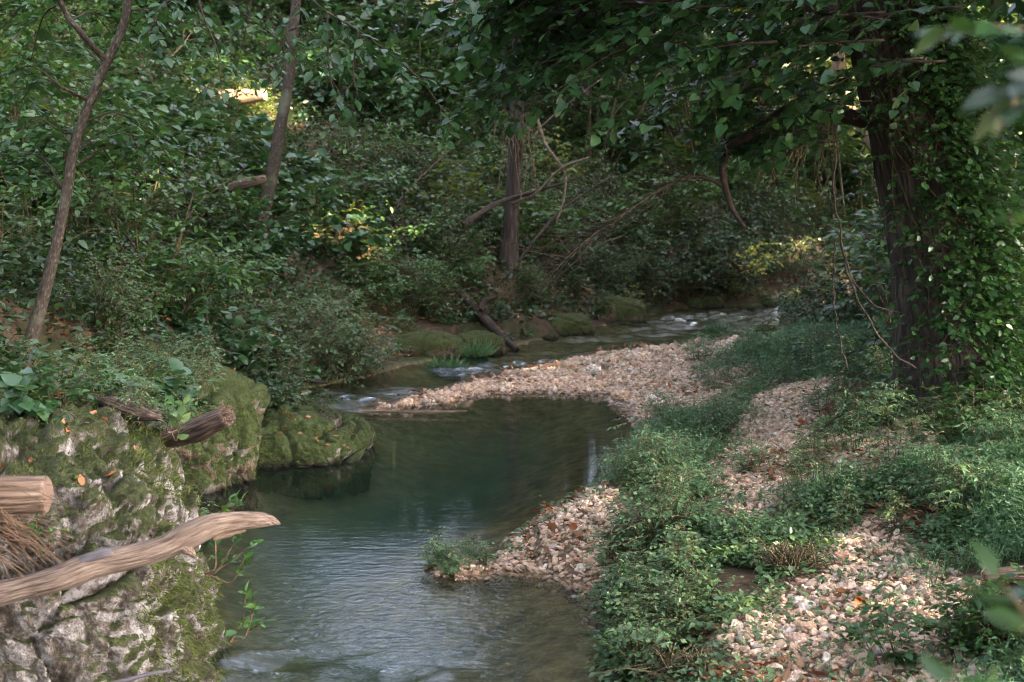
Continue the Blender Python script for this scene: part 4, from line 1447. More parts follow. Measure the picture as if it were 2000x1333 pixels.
rel(pl.leaf_mesh("leaf", None, 'ovate'), t1).build("crown", M['leaf_canopy'], t1)
rel(pl.T, t1).build("branchwork", M['bark_dark'], t1)

# second slanting tree
b = hit(500, 470)
dB = b[1]
t2 = thing("slanting_tree", "leaning brown-barked tree rising from the thicket, between the first slanting tree and the straight trunk", "tree", b)
pb = pxpath([(488, 520, dB), (505, 455, dB), (522, 385, dB), (535, 320, dB), (545, 260, dB), (558, 195, dB), (567, 130, dB), (573, 60, dB), (578, 0, dB), (584, -150, dB), (590, -400, dB)])
rel(trunk_mesh(pb, [0.15, 0.09, 0.078, 0.074, 0.068, 0.064, 0.058, 0.05, 0.04], 80, 16, 0.1, 5), t2).build("trunk", M['bark_sap'], t2)
pl = Plant(32)
for (pts, n) in (([(592, -15, 8.8), (640, 25, 8.7), (700, 60, 8.6), (760, 105, 8.6), (820, 155, 8.5), (880, 235, 8.4)], 16), ([(640, 25, 8.7), (640, 90, 8.6), (645, 150, 8.5), (665, 230, 8.4)], 10),
                 ([(380, -30, 9.0), (400, 40, 8.9), (425, 100, 8.8), (430, 160, 8.7)], 9), ([(592, -15, 8.8), (560, 60, 8.6), (580, 120, 8.5)], 7), ([(700, 60, 8.6), (690, 140, 8.5), (700, 190, 8.4)], 6), ([(380, -30, 9.0), (320, 10, 8.9), (290, 60, 8.8)], 7),
                 ([(560, 90, 14.4), (480, 30, 14.0), (400, -20, 13.8)], 8), ([(565, 60, 14.4), (650, 30, 14.0), (740, 0, 13.8)], 9), ([(575, 10, 14.4), (640, -40, 13.5), (720, -60, 13)], 8)):
    pl.bough(pxpath(pts), [0.008, 0.003], n, 0.2, 6, 0.088, 0.45, tilt=0.4, start=0.1)
top = pb[-1]
for k in range(26):
    a = g.random() * 6.283
    e = top + np.array([math.cos(a) * 1.7 * g.random(), math.sin(a) * 1.7 * g.random(), 1.5 * g.normal() + 0.6])
    pl.bough([top - np.array([0, 0, 0.6]), (top + e) / 2, e], [0.02, 0.005], 9, 0.45, 7, 0.13)
rel(pl.leaf_mesh("leaf", None, 'ovate', cut=True), t2).build("crown", M['leaf_canopy'], t2)
rel(pl.T, t2).build("branchwork", M['bark_dark'], t2)

# straight trunk topped by dry vines
b = hit(995, 522)
dC = b[1]
t3 = thing("straight_tree", "straight brown trunk in the middle, wrapped in dry vines at the top", "tree", b)
pc = pxpath([(990, 540, dC), (996, 470, dC), (1000, 400, dC), (1005, 320, dC), (1010, 230, dC), (1012, 120, dC), (1016, 0, dC), (1020, -200, dC), (1024, -420, dC)])
rel(trunk_mesh(pc, [0.16, 0.108, 0.098, 0.096, 0.092, 0.085, 0.075, 0.06], 80, 18, 0.1, 7), t3).build("trunk", M['bark_mid'], t3)
vm = MB()
for k in range(36):
    x0 = 985 + 70 * g.random()
    y0 = 205 + 40 * g.random()
    ln = 40 + 120 * g.random() ** 2
    p0 = P(x0, y0, dC - 0.2 + 0.3 * g.normal() * 0.3)
    p1 = P(x0 + 14 * g.normal(), y0 + ln, dC - 0.2 + 0.1 * g.normal())
    tube(vm, spline([p0, (p0 + p1) / 2 + g.normal(size=3) * 0.06, p1], 7), 0.006, 3, cap=False)
for pts in ([(1045, 215, dC - .3), (1065, 280, dC - .5), (1090, 315, dC - .6), (1105, 345, dC - .6), (1100, 395, dC - .6), (1085, 440, dC - .6)], [(1000, 400, dC - .2), (1050, 375, dC - .4), (1095, 330, dC - .6), (1150, 308, dC - .8)]):
    tube(vm, spline(pxpath(pts), 16), [0.022, 0.014], 5, 0.1)
rel(vm, t3).build("vine", M['vine'], t3)
pl = Plant(33)
top = pc[-1]
for k in range(34):
    a = g.random() * 6.283
    rr = 2.4 * math.sqrt(g.random())
    e = top + np.array([math.cos(a) * rr, math.sin(a) * rr, 1.7 * g.normal() + 0.4])
    s0 = pc[-2] + (top - pc[-2]) * g.random()
    pl.bough([s0, (s0 + e) / 2 + np.array([0, 0, .2]), e], [0.025, 0.006], 10, 0.5, 7, 0.14)
rel(pl.leaf_mesh("leaf", None, 'heart', cut=True), t3).build("crown", M['leaf_canopy'], t3)
rel(pl.T, t3).build("branchwork", M['bark_dark'], t3)

# the big ivy-clad tree
b = hit(1830, 745)
dD = 9.6
b = np.array([P(1830, 745, dD)[0], dD, landz(P(1830, 745, dD)[0], dD)])
t4 = thing("ivy_clad_tree", "massive leaning tree with ridged bark, half covered in ivy, above the grassy bank", "tree", b)
pd = pxpath([(1868, 790, dD), (1855, 700, dD), (1840, 600, dD), (1828, 500, dD), (1812, 400, dD), (1796, 300, dD), (1776, 200, dD), (1752, 100, dD), (1730, 0, dD), (1700, -150, dD), (1680, -350, dD), (1670, -700, dD)])
tk = MB()
tube(tk, spline(pd, 170), [0.46, 0.37, 0.325, 0.31, 0.305, 0.305, 0.305, 0.30, 0.29, 0.27, 0.24, 0.16], 56, 0.10, 9, freq=12)
rel(tk, t4).build("trunk", M['bark_big'], t4)
# second, thinner stem rising on the right
tk = MB()
tube(tk, spline(pxpath([(1890, 480, dD + .1), (1872, 400, dD), (1850, 310, dD), (1828, 240, dD), (1812, 120, dD), (1805, 0, dD), (1830, -200, dD)]), 50), [0.09, 0.085, 0.08, 0.07], 20, 0.14, 4)
rel(tk, t4).build("stem", M['bark_big'], t4)
# limbs and the dead curved branch
lm = MB()
limbA = pxpath([(1740, 60, dD), (1640, 20, dD - .1), (1500, -10, dD - .2), (1350, -10, dD - .3), (1180, 20, dD - .4), (1040, 70, dD - .5)])
tube(lm, spline(limbA, 50), [0.10, 0.07, 0.05, 0.03, 0.012], 12, 0.15, 5)
limbB = pxpath([(1700, 240, dD), (1650, 225, dD + .1), (1600, 210, dD + .1), (1550, 212, dD), (1500, 240, dD), (1455, 272, dD), (1425, 290, dD), (1412, 330, dD), (1420, 380, dD), (1437, 420, dD), (1456, 445, dD)])
tube(lm, spline(limbB, 70), [0.055, 0.05, 0.042, 0.034, 0.026, 0.02, 0.012], 10, 0.18, 6)
limbC = pxpath([(1420, 372, dD), (1390, 352, dD), (1345, 345, dD), (1290, 370, dD - .1), (1230, 410, dD - .2), (1170, 450, dD - .2), (1110, 500, dD - .3), (1085, 530, dD - .3)])
tube(lm, spline(limbC, 40), [0.016, 0.012, 0.008, 0.003], 7, 0.15, 7)
limbE = pxpath([(1725, -40, dD), (1600, -120, dD - .4), (1400, -180, dD - .6), (1150, -150, dD - .8), (950, -60, dD - 1.0)])
tube(lm, spline(limbE, 50), [0.11, 0.07, 0.03], 10, 0.15, 8)
sc_ = spline(limbC, 40) + 0.008 * np.column_stack([np.sin(np.arange(40) * 1.1), 0 * np.arange(40), np.cos(np.arange(40) * 1.7)])
for k in range(44):
    i = int(6 + 32 * g.random())
    ln = 0.25 + 0.35 * g.random()
    d = unit(np.array([-0.75, 0.2 * g.normal(), -0.35 + 0.45 * g.normal()]))
    e = sc_[i] + d * ln
    tube(lm, spline([sc_[i], (sc_[i] + e) / 2 + g.normal(size=3) * 0.03, e], 7), [0.004, 0.0015], 4, cap=False)
rel(lm, t4).build("branch", M['bark_dark'], t4)
# crown: layered sprays over the stream and a high canopy
pl = Plant(34)
for k in range(74):
    px = 925 + 740 * g.random()
    lim = 60 + 170 * min(1, max(0, (px - 880) / 260)) + (60 if 1200 < px < 1330 else 0)
    if px > 1380:
        lim = 150 + 0.9 * (px - 1380) if px < 1500 else 250
    py = -90 + (lim + 60) * g.random() ** 0.8
    dd = dD - 1.4 + 2.6 * g.random()
    if 1585 < px < 1700 and 110 < py < 300:
        continue
    e = P(px, py, dd)
    s0 = e + np.array([0.75 + 0.3 * g.random(), 0.3 * g.normal(), 0.22 + 0.15 * g.random()])
    pl.bough([s0, (s0 + e) / 2 + np.array([0, 0, 0.10]), e], [0.009, 0.003], 11, 0.30, 7, 0.09, 0.30, tilt=0.33, up=1.0)
for k in range(26):
    e = P(900 + 230 * g.random(), 10 + 200 * g.random(), dD - 1.2 + 1.5 * g.random())
    s0 = e + np.array([0.8 + 0.3 * g.random(), 0.3 * g.normal(), 0.2 + 0.12 * g.random()])
    pl.bough([s0, (s0 + e) / 2 + np.array([0, 0, 0.10]), e], [0.008, 0.003], 10, 0.30, 7, 0.09, 0.30, tilt=0.33, up=1.0)
for k in range(30):
    px = 1320 + 320 * g.random()
    py = 180 + 150 * g.random() * (1 if px < 1560 else 0.4)
    if px > 1585:
        continue
    e = P(px, py, dD - .6 + 1.2 * g.random())
    s0 = e + np.array([0.4, 0.2 * g.normal(), 0.12])
    pl.bough([s0, (s0 + e) / 2 + np.array([0, 0, 0.05]), e], [0.006, 0.002], 7, 0.2, 5, 0.085, 0.25, tilt=0.35)
for k in range(60):
    a = g.random() * 6.283
    rr = 4.2 * math.sqrt(g.random())
    z = 4.4 + 5.5 * g.random()
    e = np.array([2.0 + math.cos(a) * rr, 9.8 + math.sin(a) * rr, z])
    s0 = np.array([2.3, 9.6, z - 0.5]) * 0.55 + e * 0.45
    pl.bough([s0, (s0 + e) / 2 + np.array([0, 0, 0.2]), e], [0.03, 0.006], 10, 0.55, 7, 0.15, 0.25)
rel(pl.leaf_mesh("leaf", None, 'heart', cut=True), t4).build("crown", M['leaf_canopy'], t4)
rel(pl.T, t4).build("branchwork", M['bark_dark'], t4)
# ivy leaves hugging the trunk
pl = Plant(35)
sp = spline(pd, 170)
rads = np.interp(np.linspace(0, 1, 170), np.linspace(0, 1, 12), [0.46, 0.37, 0.325, 0.31, 0.305, 0.305, 0.305, 0.30, 0.29, 0.27, 0.24, 0.16])
for k in range(2400):
    i = int(8 + 118 * g.random())
    a = -0.25 + 1.05 * g.normal()
    # mostly on the right flank and front; the left of the front stays bare bark
    v = np.array([math.cos(a), -abs(math.sin(a)) if g.random() < 0.8 else math.sin(a), 0])
    if v[0] < 0.1 and g.random() < 0.2:
        continue
    p0 = sp[i] + v * (rads[i] + 0.01)
    ln = 0.10 + 0.28 * g.random() ** 2
    d = v * (0.5 + 0.8 * g.random()) + np.array([0.4 * g.normal(), -0.2, 0.3 * g.normal()])
    pl.twig(p0, d, ln, 6, 0.062, 0.3, 0.55, 0.002, 0.4)
rel(pl.leaf_mesh("leaf", None, 'ovate', 1.15), t4).build("ivy", M['leaf_ivy'], t4)
vm = pl.T
for k in range(20):   # thin climbing stems crossing the bark
    i0 = int(10 + 90 * g.random())
    i1 = min(165, i0 + int(20 + 40 * g.random()))
    a0, a1 = -2.6 + 2.4 * g.random(), -2.6 + 2.4 * g.random()
    tt = np.linspace(0, 1, 14)
    ix = (i0 + (i1 - i0) * tt).astype(int)
    aa = a0 + (a1 - a0) * tt + 0.12 * np.sin(tt * 9 + k)
    off = 0.012 + 0.05 * g.random() * np.sin(tt * math.pi)
    q = sp[ix] + np.column_stack([np.cos(aa), np.sin(aa), 0 * aa]) * (rads[ix] + off)[:, None]
    tube(vm, q, 0.004 + 0.003 * g.random(), 4, cap=False)
rel(vm, t4).build("climbing_stem", M['stem'], t4)

# pale sunlit tree standing behind the big trunk
b = np.array([P(1750, 640, 13.2)[0], 13.2, 0])
b[2] = landz(b[0], b[1])
t5 = thing("pale_forked_tree", "pale-barked forked tree catching the sun behind the ivy-clad trunk", "tree", b)
tk = MB()
tube(tk, spline(pxpath([(1790, 700, 13.2), (1770, 500, 13.2), (1740, 330, 13.2), (1690, 245, 13.2), (1655, 215, 13.2), (1640, 140, 13.2), (1632, 20, 13.2), (1630, -200, 13.2)]), 60), [0.13, 0.11, 0.09, 0.07, 0.06, 0.05], 14, 0.12, 3)
tube(tk, spline(pxpath([(1780, 620, 13.3), (1868, 420, 13.4), (1885, 270, 13.4), (1868, 160, 13.4), (1858, 60, 13.4), (1850, -200, 13.4)]), 60), [0.11, 0.07, 0.055, 0.05], 14, 0.12, 4)
rel(tk, t5).build("trunk", M['bark_pale'], t5)
pl = Plant(36)
for k in range(46):
    e = P(1480 + 560 * g.random(), -330 + 250 * g.random(), 12 + 3 * g.random())
    s0 = e + np.array([0.3 * g.normal(), 0.3 * g.normal(), -0.5])
    pl.bough([s0, (s0 + e) / 2, e], [0.015, 0.004], 10, 0.5, 7, 0.12)
rel(pl.leaf_mesh("leaf", None, 'ovate', cut=True), t5).build("crown", M['leaf_canopy'], t5)
rel(pl.T, t5).build("branchwork", M['bark_dark'], t5)

# hanging vines
vines = [([(1640, 440, 9.2), (1648, 500, 9.2), (1665, 560, 9.15), (1700, 630, 9.1), (1745, 690, 9.1), (1790, 720, 9.2)], 0.008, "thick curved liana hanging between the dark bush and the ivy-clad trunk"),
         ([(1632, 300, 9.0), (1628, 380, 9.0), (1640, 440, 9.1), (1655, 520, 9.1), (1700, 590, 9.2), (1760, 612, 9.3)], 0.006, "dark thin liana looping low toward the ivy-clad trunk"),
         ([(1630, 470, 9.3), (1628, 560, 9.3), (1635, 640, 9.2), (1655, 720, 9.1)], 0.006, "pale thin vine reaching down to the head of the upper path"),
         ([(1405, -10, 8.9), (1400, 60, 8.9), (1404, 100, 8.9), (1395, 160, 8.9), (1398, 230, 8.9), (1420, 300, 8.9)], 0.004, "pale threadlike vine hanging in front of the canopy"),
         ([(1740, 40, 9.0), (1640, 30, 8.9), (1580, 60, 8.9), (1560, 95, 8.9), (1556, 140, 8.9)], 0.006, "whitish bare vine arching left from the ivy-clad trunk"),
         ([(1690, 40, 9.0), (1600, 10, 8.9), (1540, -10, 8.9)], 0.005, "straight pale vine crossing at the top beside the ivy-clad trunk")]
for pts, r, lab in vines:
    mb = MB()
    q = spline(pxpath(pts), 40)
    q = q + 0.006 * np.column_stack([np.sin(np.arange(40) * 0.9), np.cos(np.arange(40) * 0.7), 0 * np.arange(40)])
    tube(mb, q, [r, r * 0.8], 6, 0.1)
    tag(mb.build("hanging_vine", M['bark_mid' if r > .003 else 'vine'], loc=q[0]), lab, "vine")
mb = MB()
for k in range(46):
    px = 1490 + 150 * g.random()
    y0 = 205 + 45 * g.random()
    ln = 50 + 110 * g.random()
    q = pxpath([(px, y0, dD), (px - 8 + 10 * g.normal(), y0 + ln * .5, dD - .05), (px - 14 + 16 * g.normal(), y0 + ln, dD - .1 + .1 * g.normal())])
    tube(mb, spline(q, 8), [0.004, 0.002], 3, cap=False)
tag(mb.build("hanging_vine", M['vine'], loc=P(1560, 215, dD)), "tangled curtain of thin dry vines drooping from the dark curved branch", "vine")


# ------------------------------------------------------------------ the wood around, with trees added to block sun and low sky
def wood_tree(name, label, x, y, h, rad, z0, seed, n, ls, mat='leaf_canopy', lean=0.0, group=None):
    g2 = np.random.default_rng(seed)
    for dy in (0, .5, -.5, 1, -1, 1.5, -1.5, 2, -2):
        b = np.array([x, y + dy, landz(x, y + dy)])
        ax = np.column_stack([b[0] + 0 * np.arange(20), b[1] + 0 * np.arange(20), b[2] + np.linspace(0, h, 20)])
        if shaft_dist(ax).min() > 0.15:
            break
    o = thing(name, label, "tree", b, group)
    tk = MB()
    tube(tk, spline([(0, 0, -0.3), (lean * .3, 0, h * .3), (lean * .6, 0.1, h * .6), (lean, 0, h * .95)], 30), [0.2, 0.15, 0.12, 0.04], 12, 0.12, seed)
    for k in range(14):
        u = (z0 / h) + (1 - z0 / h) * k / 14
        a = k * 2.4
        s0 = np.array([lean * u, 0, h * u])
        e = s0 + np.array([math.cos(a) * rad * .8, math.sin(a) * rad * .8, 0.6])
        tube(tk, spline([s0, (s0 + e) / 2 + np.array([0, 0, .3]), e], 8), [0.05, 0.012], 6, 0.1)
    tk.build("trunk", M['bark_mid'], o)
    # sprays of leaves in clumps through the crown
    nc = n // 60
    u = rdir(nc, g2) * (g2.random((nc, 1)) ** 0.4)
    cz = z0 + (h - z0) * (0.5 + 0.5 * u[:, 2])
    c = np.column_stack([lean * cz / h + u[:, 0] * rad, u[:, 1] * rad, cz])
    k = np.repeat(np.arange(nc), 60)
    p = c[k] + g2.normal(size=(len(k), 3)) * np.array([0.55, 0.55, 0.28])
    sd = shaft_dist(p + b)
    keep = (sd > 0.05) & (p[:, 2] + b[2] > 1.0)  # leaves left out along the sun shafts to let light through
    p = p[keep]
    mb = MB()
    leaves(mb, p, rdir(len(p), g2) * np.array([1, 1, .6]) + np.array([0, 0, -.3]), np.array([0, 0, .8]) + g2.normal(size=(len(p), 3)) * .5, ls * (0.6 + 0.6 * g2.random(len(p))), 'ovate', 1.3)
    mb.build("crown", M[mat], o)
    return o


for (x, y, h) in ((-7.2, 5.5, 10), (-7.0, 0.5, 11), (-6.5, -4.5, 11), (-2.8, -7.5, 11), (2.0, -8.0, 11), (-9.5, 9.5, 10), (-10.5, 3.0, 12)):  # unseen trees added to block low skylight from behind and left
    wood_tree("forest_tree", "unseen leafy tree added behind the viewer to block low sky", x, y, h, 2.8, 1.6, int(700 + x * 10 + y), 8000, .26, group="unseen trees added behind the viewer")
for (x, y, h, ls) in ((9.5, 21.5, 19, .28), (8.0, 17.5, 18, .26), (11.5, 26.5, 21, .3), (14, 22, 22, .32), (9.0, 12.5, 18, .28), (12.5, 16.5, 20, .3), (8.5, 6.5, 17, .28)):  # crowns added above the view to keep sun off the hillside
    wood_tree("forest_tree", "very tall tree added beyond the ivy-clad trunk to shade the hillside", x, y, h, 3.3, 7.0, int(640 + x * 7 + y), 13000, ls, group="very tall trees added as shade beyond the ivy-clad trunk")
grp = "tall trees added beyond the ivy-clad trunk to block sun"
k = 0
for (x, y, h, rad, z0, n, ls) in (  # wall of trees added, mostly out of view, to block the sun
        (6.0, -4.0, 11, 2.8, 2.6, 9000, .24), (6.4, 1.0, 12, 2.8, 2.4, 11000, .24), (6.2, 5.5, 12, 2.7, 2.2, 12000, .23), (6.8, 10.0, 13, 2.8, 1.8, 20000, .22), (7.6, 14.5, 13, 2.8, 1.4, 22000, .21), (9.5, 7.5, 14, 3, 3, 13000, .3), (9.5, 1.5, 14, 3, 3, 12000, .3), (10.5, 14.5, 15, 3, 2, 14000, .3), (9.8, 10.5, 12, 3, 1.5, 14000, .26),
        (9.0, 18.5, 15, 3.0, 1.4, 19000, .2), (12, 22.5, 17, 3.4, 2.0, 12000, .22), (8.6, 21.8, 9, 2.8, 0.4, 15000, .19), (10.5, 25.5, 10, 3.0, 0.4, 14000, .2), (12.5, 12, 19, 4, 6.0, 9000, .3), (12.5, 4, 18, 4, 6.0, 9000, .3), (11.5, -4, 17, 4, 5.0, 9000, .3), (16, 18, 22, 4.5, 8, 9000, .32), (15.5, 27.0, 19, 4, 2.0, 9000, .27)):
    wood_tree("forest_tree", "tall leafy tree added beyond the ivy-clad trunk to block sun", x, y, h, rad, z0, 900 + k, n, ls, group=grp)
    k += 1
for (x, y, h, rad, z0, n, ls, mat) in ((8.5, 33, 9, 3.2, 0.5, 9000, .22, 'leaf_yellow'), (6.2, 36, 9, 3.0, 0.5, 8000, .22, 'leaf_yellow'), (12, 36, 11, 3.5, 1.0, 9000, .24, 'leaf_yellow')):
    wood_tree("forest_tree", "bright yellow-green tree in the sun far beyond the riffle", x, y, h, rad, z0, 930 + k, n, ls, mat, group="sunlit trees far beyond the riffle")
    k += 1
for (x, y, h, rad, z0) in ((-8.5, 22, 9.5, 2.6, 2.4), (-6.6, 26, 8.5, 2.6, 1.6), (3.4, 31, 9, 3, 1.4), (1.3, 28.5, 8.5, 2.4, 1.4), (-12, 30, 10, 3, 3), (-8, 34, 10, 3, 2), (-9.5, 14, 9, 2.6, 4), (-7.5, 17.5, 9, 2.4, 4)):
    wood_tree("hillside_tree", "dark leafy tree standing high on the hillside above the thicket", x, y, h, rad, z0, 960 + k, 9000, .24, 'leaf_mid', group="trees high on the hillside")
    k += 1

# ------------------------------------------------------------------ dead wood
# bare branch across the boulder
bp_ = spline(pxpath([(-90, 1180, 4.62), (0, 1160, 4.62), (60, 1145, 4.62), (120, 1128, 4.62), (185, 1104, 4.64), (260, 1087, 4.66), (320, 1070, 4.68), (370, 1046, 4.7), (410, 1028, 4.72), (450, 1020, 4.76), (500, 1016, 4.8), (530, 1018, 4.82), (547, 1024, 4.83)]), 110)
o = thing("driftwood_branch", "smooth bare tan branch lying across the face of the big pale boulder", "branch", bp_[55])
mb = MB()
tube(mb, bp_, [0.046, 0.044, 0.040, 0.042, 0.046, 0.040, 0.037, 0.036, 0.043, 0.042, 0.036, 0.032, 0.026, 0.016, 0.003], 40, 0.26, 2, freq=5)
rel(mb, o).build("limb", M['driftwood'], o)
mb = MB()
tube(mb, spline(pxpath([(345, 1062, 4.68), (366, 1074, 4.67), (380, 1087, 4.67)]), 8), [0.030, 0.024, 0.016, 0.008], 14, 0.35, 3)
rel(mb, o).build("knot_stub", M['driftwood'], o)
mb = MB()
tube(mb, spline(pxpath([(415, 1053, 4.72), (445, 1042, 4.76), (480, 1037, 4.79)]), 10), [0.008, 0.016, 0.004], 8, 0.25, 4)
rel(mb, o).build("splinter", M['logbark'], o)
mb = MB()
pk = spline(pxpath([(140, 1104, 4.615), (170, 1092, 4.61), (205, 1080, 4.61), (222, 1081, 4.63)]), 14)
tube(mb, pk, [0.004, 0.015, 0.017, 0.004], 10, 0.2, 6)
rel(mb, o).build("bark_peel", M['peel'], o)

# sawn log
q = spline(pxpath([(-120, 966, 4.72), (0, 968, 4.72), (90, 966, 4.74)]), 26)
o = thing("sawn_log", "short sawn log end sticking in from the left over the boulder", "log", q[13])
mb = MB()
tube(mb, q, [0.066, 0.066, 0.064], 26, 0.07, 11, freq=14)
rel(mb, o).build("wood", M['logbark'], o)
mb = MB()
c = q[-1]
a = np.linspace(0, 6.283, 25)[:-1]
ring = np.column_stack([0.004 + 0.002 * np.cos(a * 3), np.cos(a) * 0.060, np.sin(a) * 0.060])
inner = ring * np.array([1, .5, .5]) + np.array([0.001, 0, 0])
idx = np.arange(24)
mb.add(np.concatenate([ring, inner, [[0.006, 0, 0]]]) + c, np.stack([idx, (idx + 1) % 24, 24 + (idx + 1) % 24, 24 + idx], 1), np.stack([24 + idx, 24 + (idx + 1) % 24, np.full(24, 48)], 1))
rel(mb, o).build("cut_face", M['oldlog'], o)


def simple_log(name, label, cat, pts, rad, mat, sides=14, rough=0.18, n=40, seed=1, freq=9):
    q = spline(pxpath(pts), n)
    mb = MB()
    tube(mb, q, rad, sides, rough, seed, freq=freq)
    return tag(mb.build(name, M[mat], loc=q[len(q) // 2]), label, cat)


simple_log("broken_log", "weathered split log stub jutting from the boulder toward the tall mossy rock", "log", [(330, 858, 6.5), (365, 846, 6.4), (400, 832, 6.3), (445, 812, 6.2)], [0.045, 0.052, 0.054, 0.05, 0.04], 'oldlog', 18, 0.35, 40, 4, 16)
bl = [o for o in COL.objects if o.name == "broken_log"][0]
mb = MB()
e0, e1 = P(425, 821, 6.25), P(445, 812, 6.2)
ax_ = unit(e1 - e0)
for k in range(26):
    a = g.random() * 6.283
    off = np.array([0.1 * math.cos(a), 0.6 * math.cos(a), math.sin(a)]) * 0.045 * math.sqrt(g.random())
    b0 = e0 + off
    tube(mb, np.array([b0, b0 + ax_ * 0.04, b0 + ax_ * (0.07 + 0.06 * g.random()) + g.normal(size=3) * 0.006]), [0.012, 0.009, 0.001], 5, 0.2, k)
rel(mb, bl).build("splinter", M['oldlog'], bl)
simple_log("rotten_root", "rotten brown root lying on top of the boulder", "root", [(195, 785, 6.7), (225, 792, 6.6), (270, 808, 6.5), (315, 818, 6.4)], [0.02, 0.045, 0.04, 0.012], 'oldlog', 14, 0.3, 30, 5, 14)
simple_log("fallen_twig", "thin dry stick at the bottom edge below the boulder", "twig", [(180, 1345, 4.4), (250, 1328, 4.4), (300, 1315, 4.42), (333, 1311, 4.43)], [0.008, 0.007, 0.004], 'peel', 8, 0.1, 20)
simple_log("leaning_log", "mossy fallen log leaning from the far bank down into the water", "log", [(895, 568, 17.6), (925, 600, 17.3), (955, 632, 17.0), (985, 662, 16.8), (1010, 684, 16.6)], [0.04, 0.056, 0.06, 0.052, 0.035], 'bark_dark', 14, 0.25, 40, 6)
simple_log("snag", "short dark snag pointing up beside the leaning log", "branch", [(940, 605, 17.1), (950, 588, 17.1), (970, 580, 17.1)], [0.05, 0.035, 0.012], 'bark_dark', 8, 0.2, 14, 3)
simple_log("fallen_branch", "thin dead branch sloping up to the straight trunk from the thicket", "branch", [(905, 440, dC - .6), (935, 420, dC - .5), (965, 400, dC - .4), (1000, 388, dC - .3), (1060, 370, dC - .4), (1130, 350, dC - .5)], [0.045, 0.04, 0.03, 0.012], 'bark_mid', 9, 0.15, 30, 3)
simple_log("fallen_branch", "bare pale branch leaning right of the straight trunk's foot", "branch", [(1012, 512, dC - .6), (1060, 450, dC - .6), (1110, 400, dC - .5), (1200, 340, dC - .3)], [0.022, 0.018, 0.01], 'bark_mid', 7, 0.1, 30, 4)
simple_log("fallen_branch", "forked pale dead stem standing on the far bank near the dark bush", "branch", [(1135, 565, 21.2), (1150, 520, 21.2), (1170, 480, 21.1), (1215, 462, 21.0)], [0.022, 0.018, 0.01], 'vine', 7, 0.1, 24, 5)
simple_log("drift_stick", "half sunken pale stick lying across the narrow tongue of the gravel bar", "stick", [(690, 806, 12.0), (760, 803, 12.0), (830, 806, 11.95), (912, 803, 11.95)], [0.006, 0.014, 0.018, 0.006], 'driftwood', 9, 0.25, 30, 6)
dS = hit(460, 215)[1] - 0.2
simple_log("sunlit_log", "mossy log in the patch of sun high on the hillside", "log", [(388, 205, dS), (420, 198, dS), (460, 193, dS), (520, 186, dS)], [0.12, 0.15, 0.14, 0.09], 'bark_pale', 16, 0.2, 30, 7)
simple_log("fallen_branch", "short dead log stub half way up the slope touching the second slanting trunk", "log", [(450, 368, 15.2), (480, 358, 15.1), (520, 350, 15.1)], [0.05, 0.06, 0.05], 'oldlog', 10, 0.2, 20, 8)
simple_log("waterside_branch", "dark fallen branch lying along the water behind the mossy ledge", "branch", [(520, 742, 12.4), (560, 740, 12.3), (600, 744, 12.2), (640, 748, 12.1)], [0.02, 0.025, 0.012], 'bark_dark', 8, 0.2, 20, 9)
simple_log("path_stick", "thin dark stick lying on the right side of the gravel bar", "stick", [(1240, 712, 15.6), (1290, 722, 15.3), (1340, 738, 14.9)], [0.01, 0.012, 0.006], 'bark_dark', 6, 0.1, 16, 2)
c = LOGC
q = np.array([c + np.array([-0.02, 0, 0.04]), c + np.array([0.12, -0.03, 0.06]), c + np.array([0.30, -0.06, 0.055])])
mb = MB()
tube(mb, spline(q, 20), [0.024, 0.032, 0.03], 14, 0.18, 3)
tag(mb.build("short_log", M['logbark'], loc=q[1]), "short stubby log lying in the dark grass at the right edge", "log")


def root_mass(px, py, w, hgt, label, n=260, mat='twig_dry', flat=1.0):
    c = hit(px, py)
    mb = MB()
    for k in range(n):
        a = g.random() * 6.283
        s = np.array([math.cos(a) * w * g.random(), math.sin(a) * w * 0.6 * g.random(), 0.0])
        e = s + np.array([g.normal() * w * 0.6, g.normal() * w * 0.4, hgt * g.random() * flat])
        tube(mb, spline([s, (s + e) / 2 + g.normal(size=3) * w * 0.25 + np.array([0, 0, hgt * .3]), e], 7), [0.004, 0.0015], 3, cap=False)
    mb.V = [v + c for v in mb.V]
    tag(mb.build("root_mass", M[mat], loc=c), label, "roots")


root_mass(1545, 1118, 0.11, 0.12, "dry brown root wad between the two leafy patches of the near path", 200, "stem")
root_mass(1350, 1325, 0.16, 0.07, "tangle of exposed brown roots in the bottom bank", 160, "stem")
root_mass(1810, 735, 0.16, 0.28, "brown fibrous roots at the foot of the ivy-clad trunk", 320)
root_mass(690, 500, 0.22, 0.4, "orange lit dry stems hanging in the hollow on the far bank", 180)
root_mass(800, 560, 0.16, 0.35, "bundle of dry upright stems on the far bank left of the leaning log", 60, 'vine')
root_mass(975, 600, 0.14, 0.35, "dry pale stems standing right of the leaning log", 50, 'vine')

# spray of brown needles and twigs under the sawn log
c = P(35, 1060, 4.66)
mb = MB()
for k in range(70):
    s = c + np.array([-0.12 + 0.1 * g.random(), 0.03 * g.normal(), 0.06 + 0.05 * g.normal()])
    e = s + np.array([0.08 + 0.16 * g.random(), 0.03 * g.normal(), -0.09 + 0.07 * g.normal()])
    tube(mb, spline([s, (s + e) / 2 + np.array([0, 0, 0.02]), e], 6), [0.0022, 0.001], 3, cap=False)
tag(mb.build("dry_twigs", M['twig_dry'], loc=c), "bundle of brown dry twigs caught below the sawn log on the boulder", "twigs")

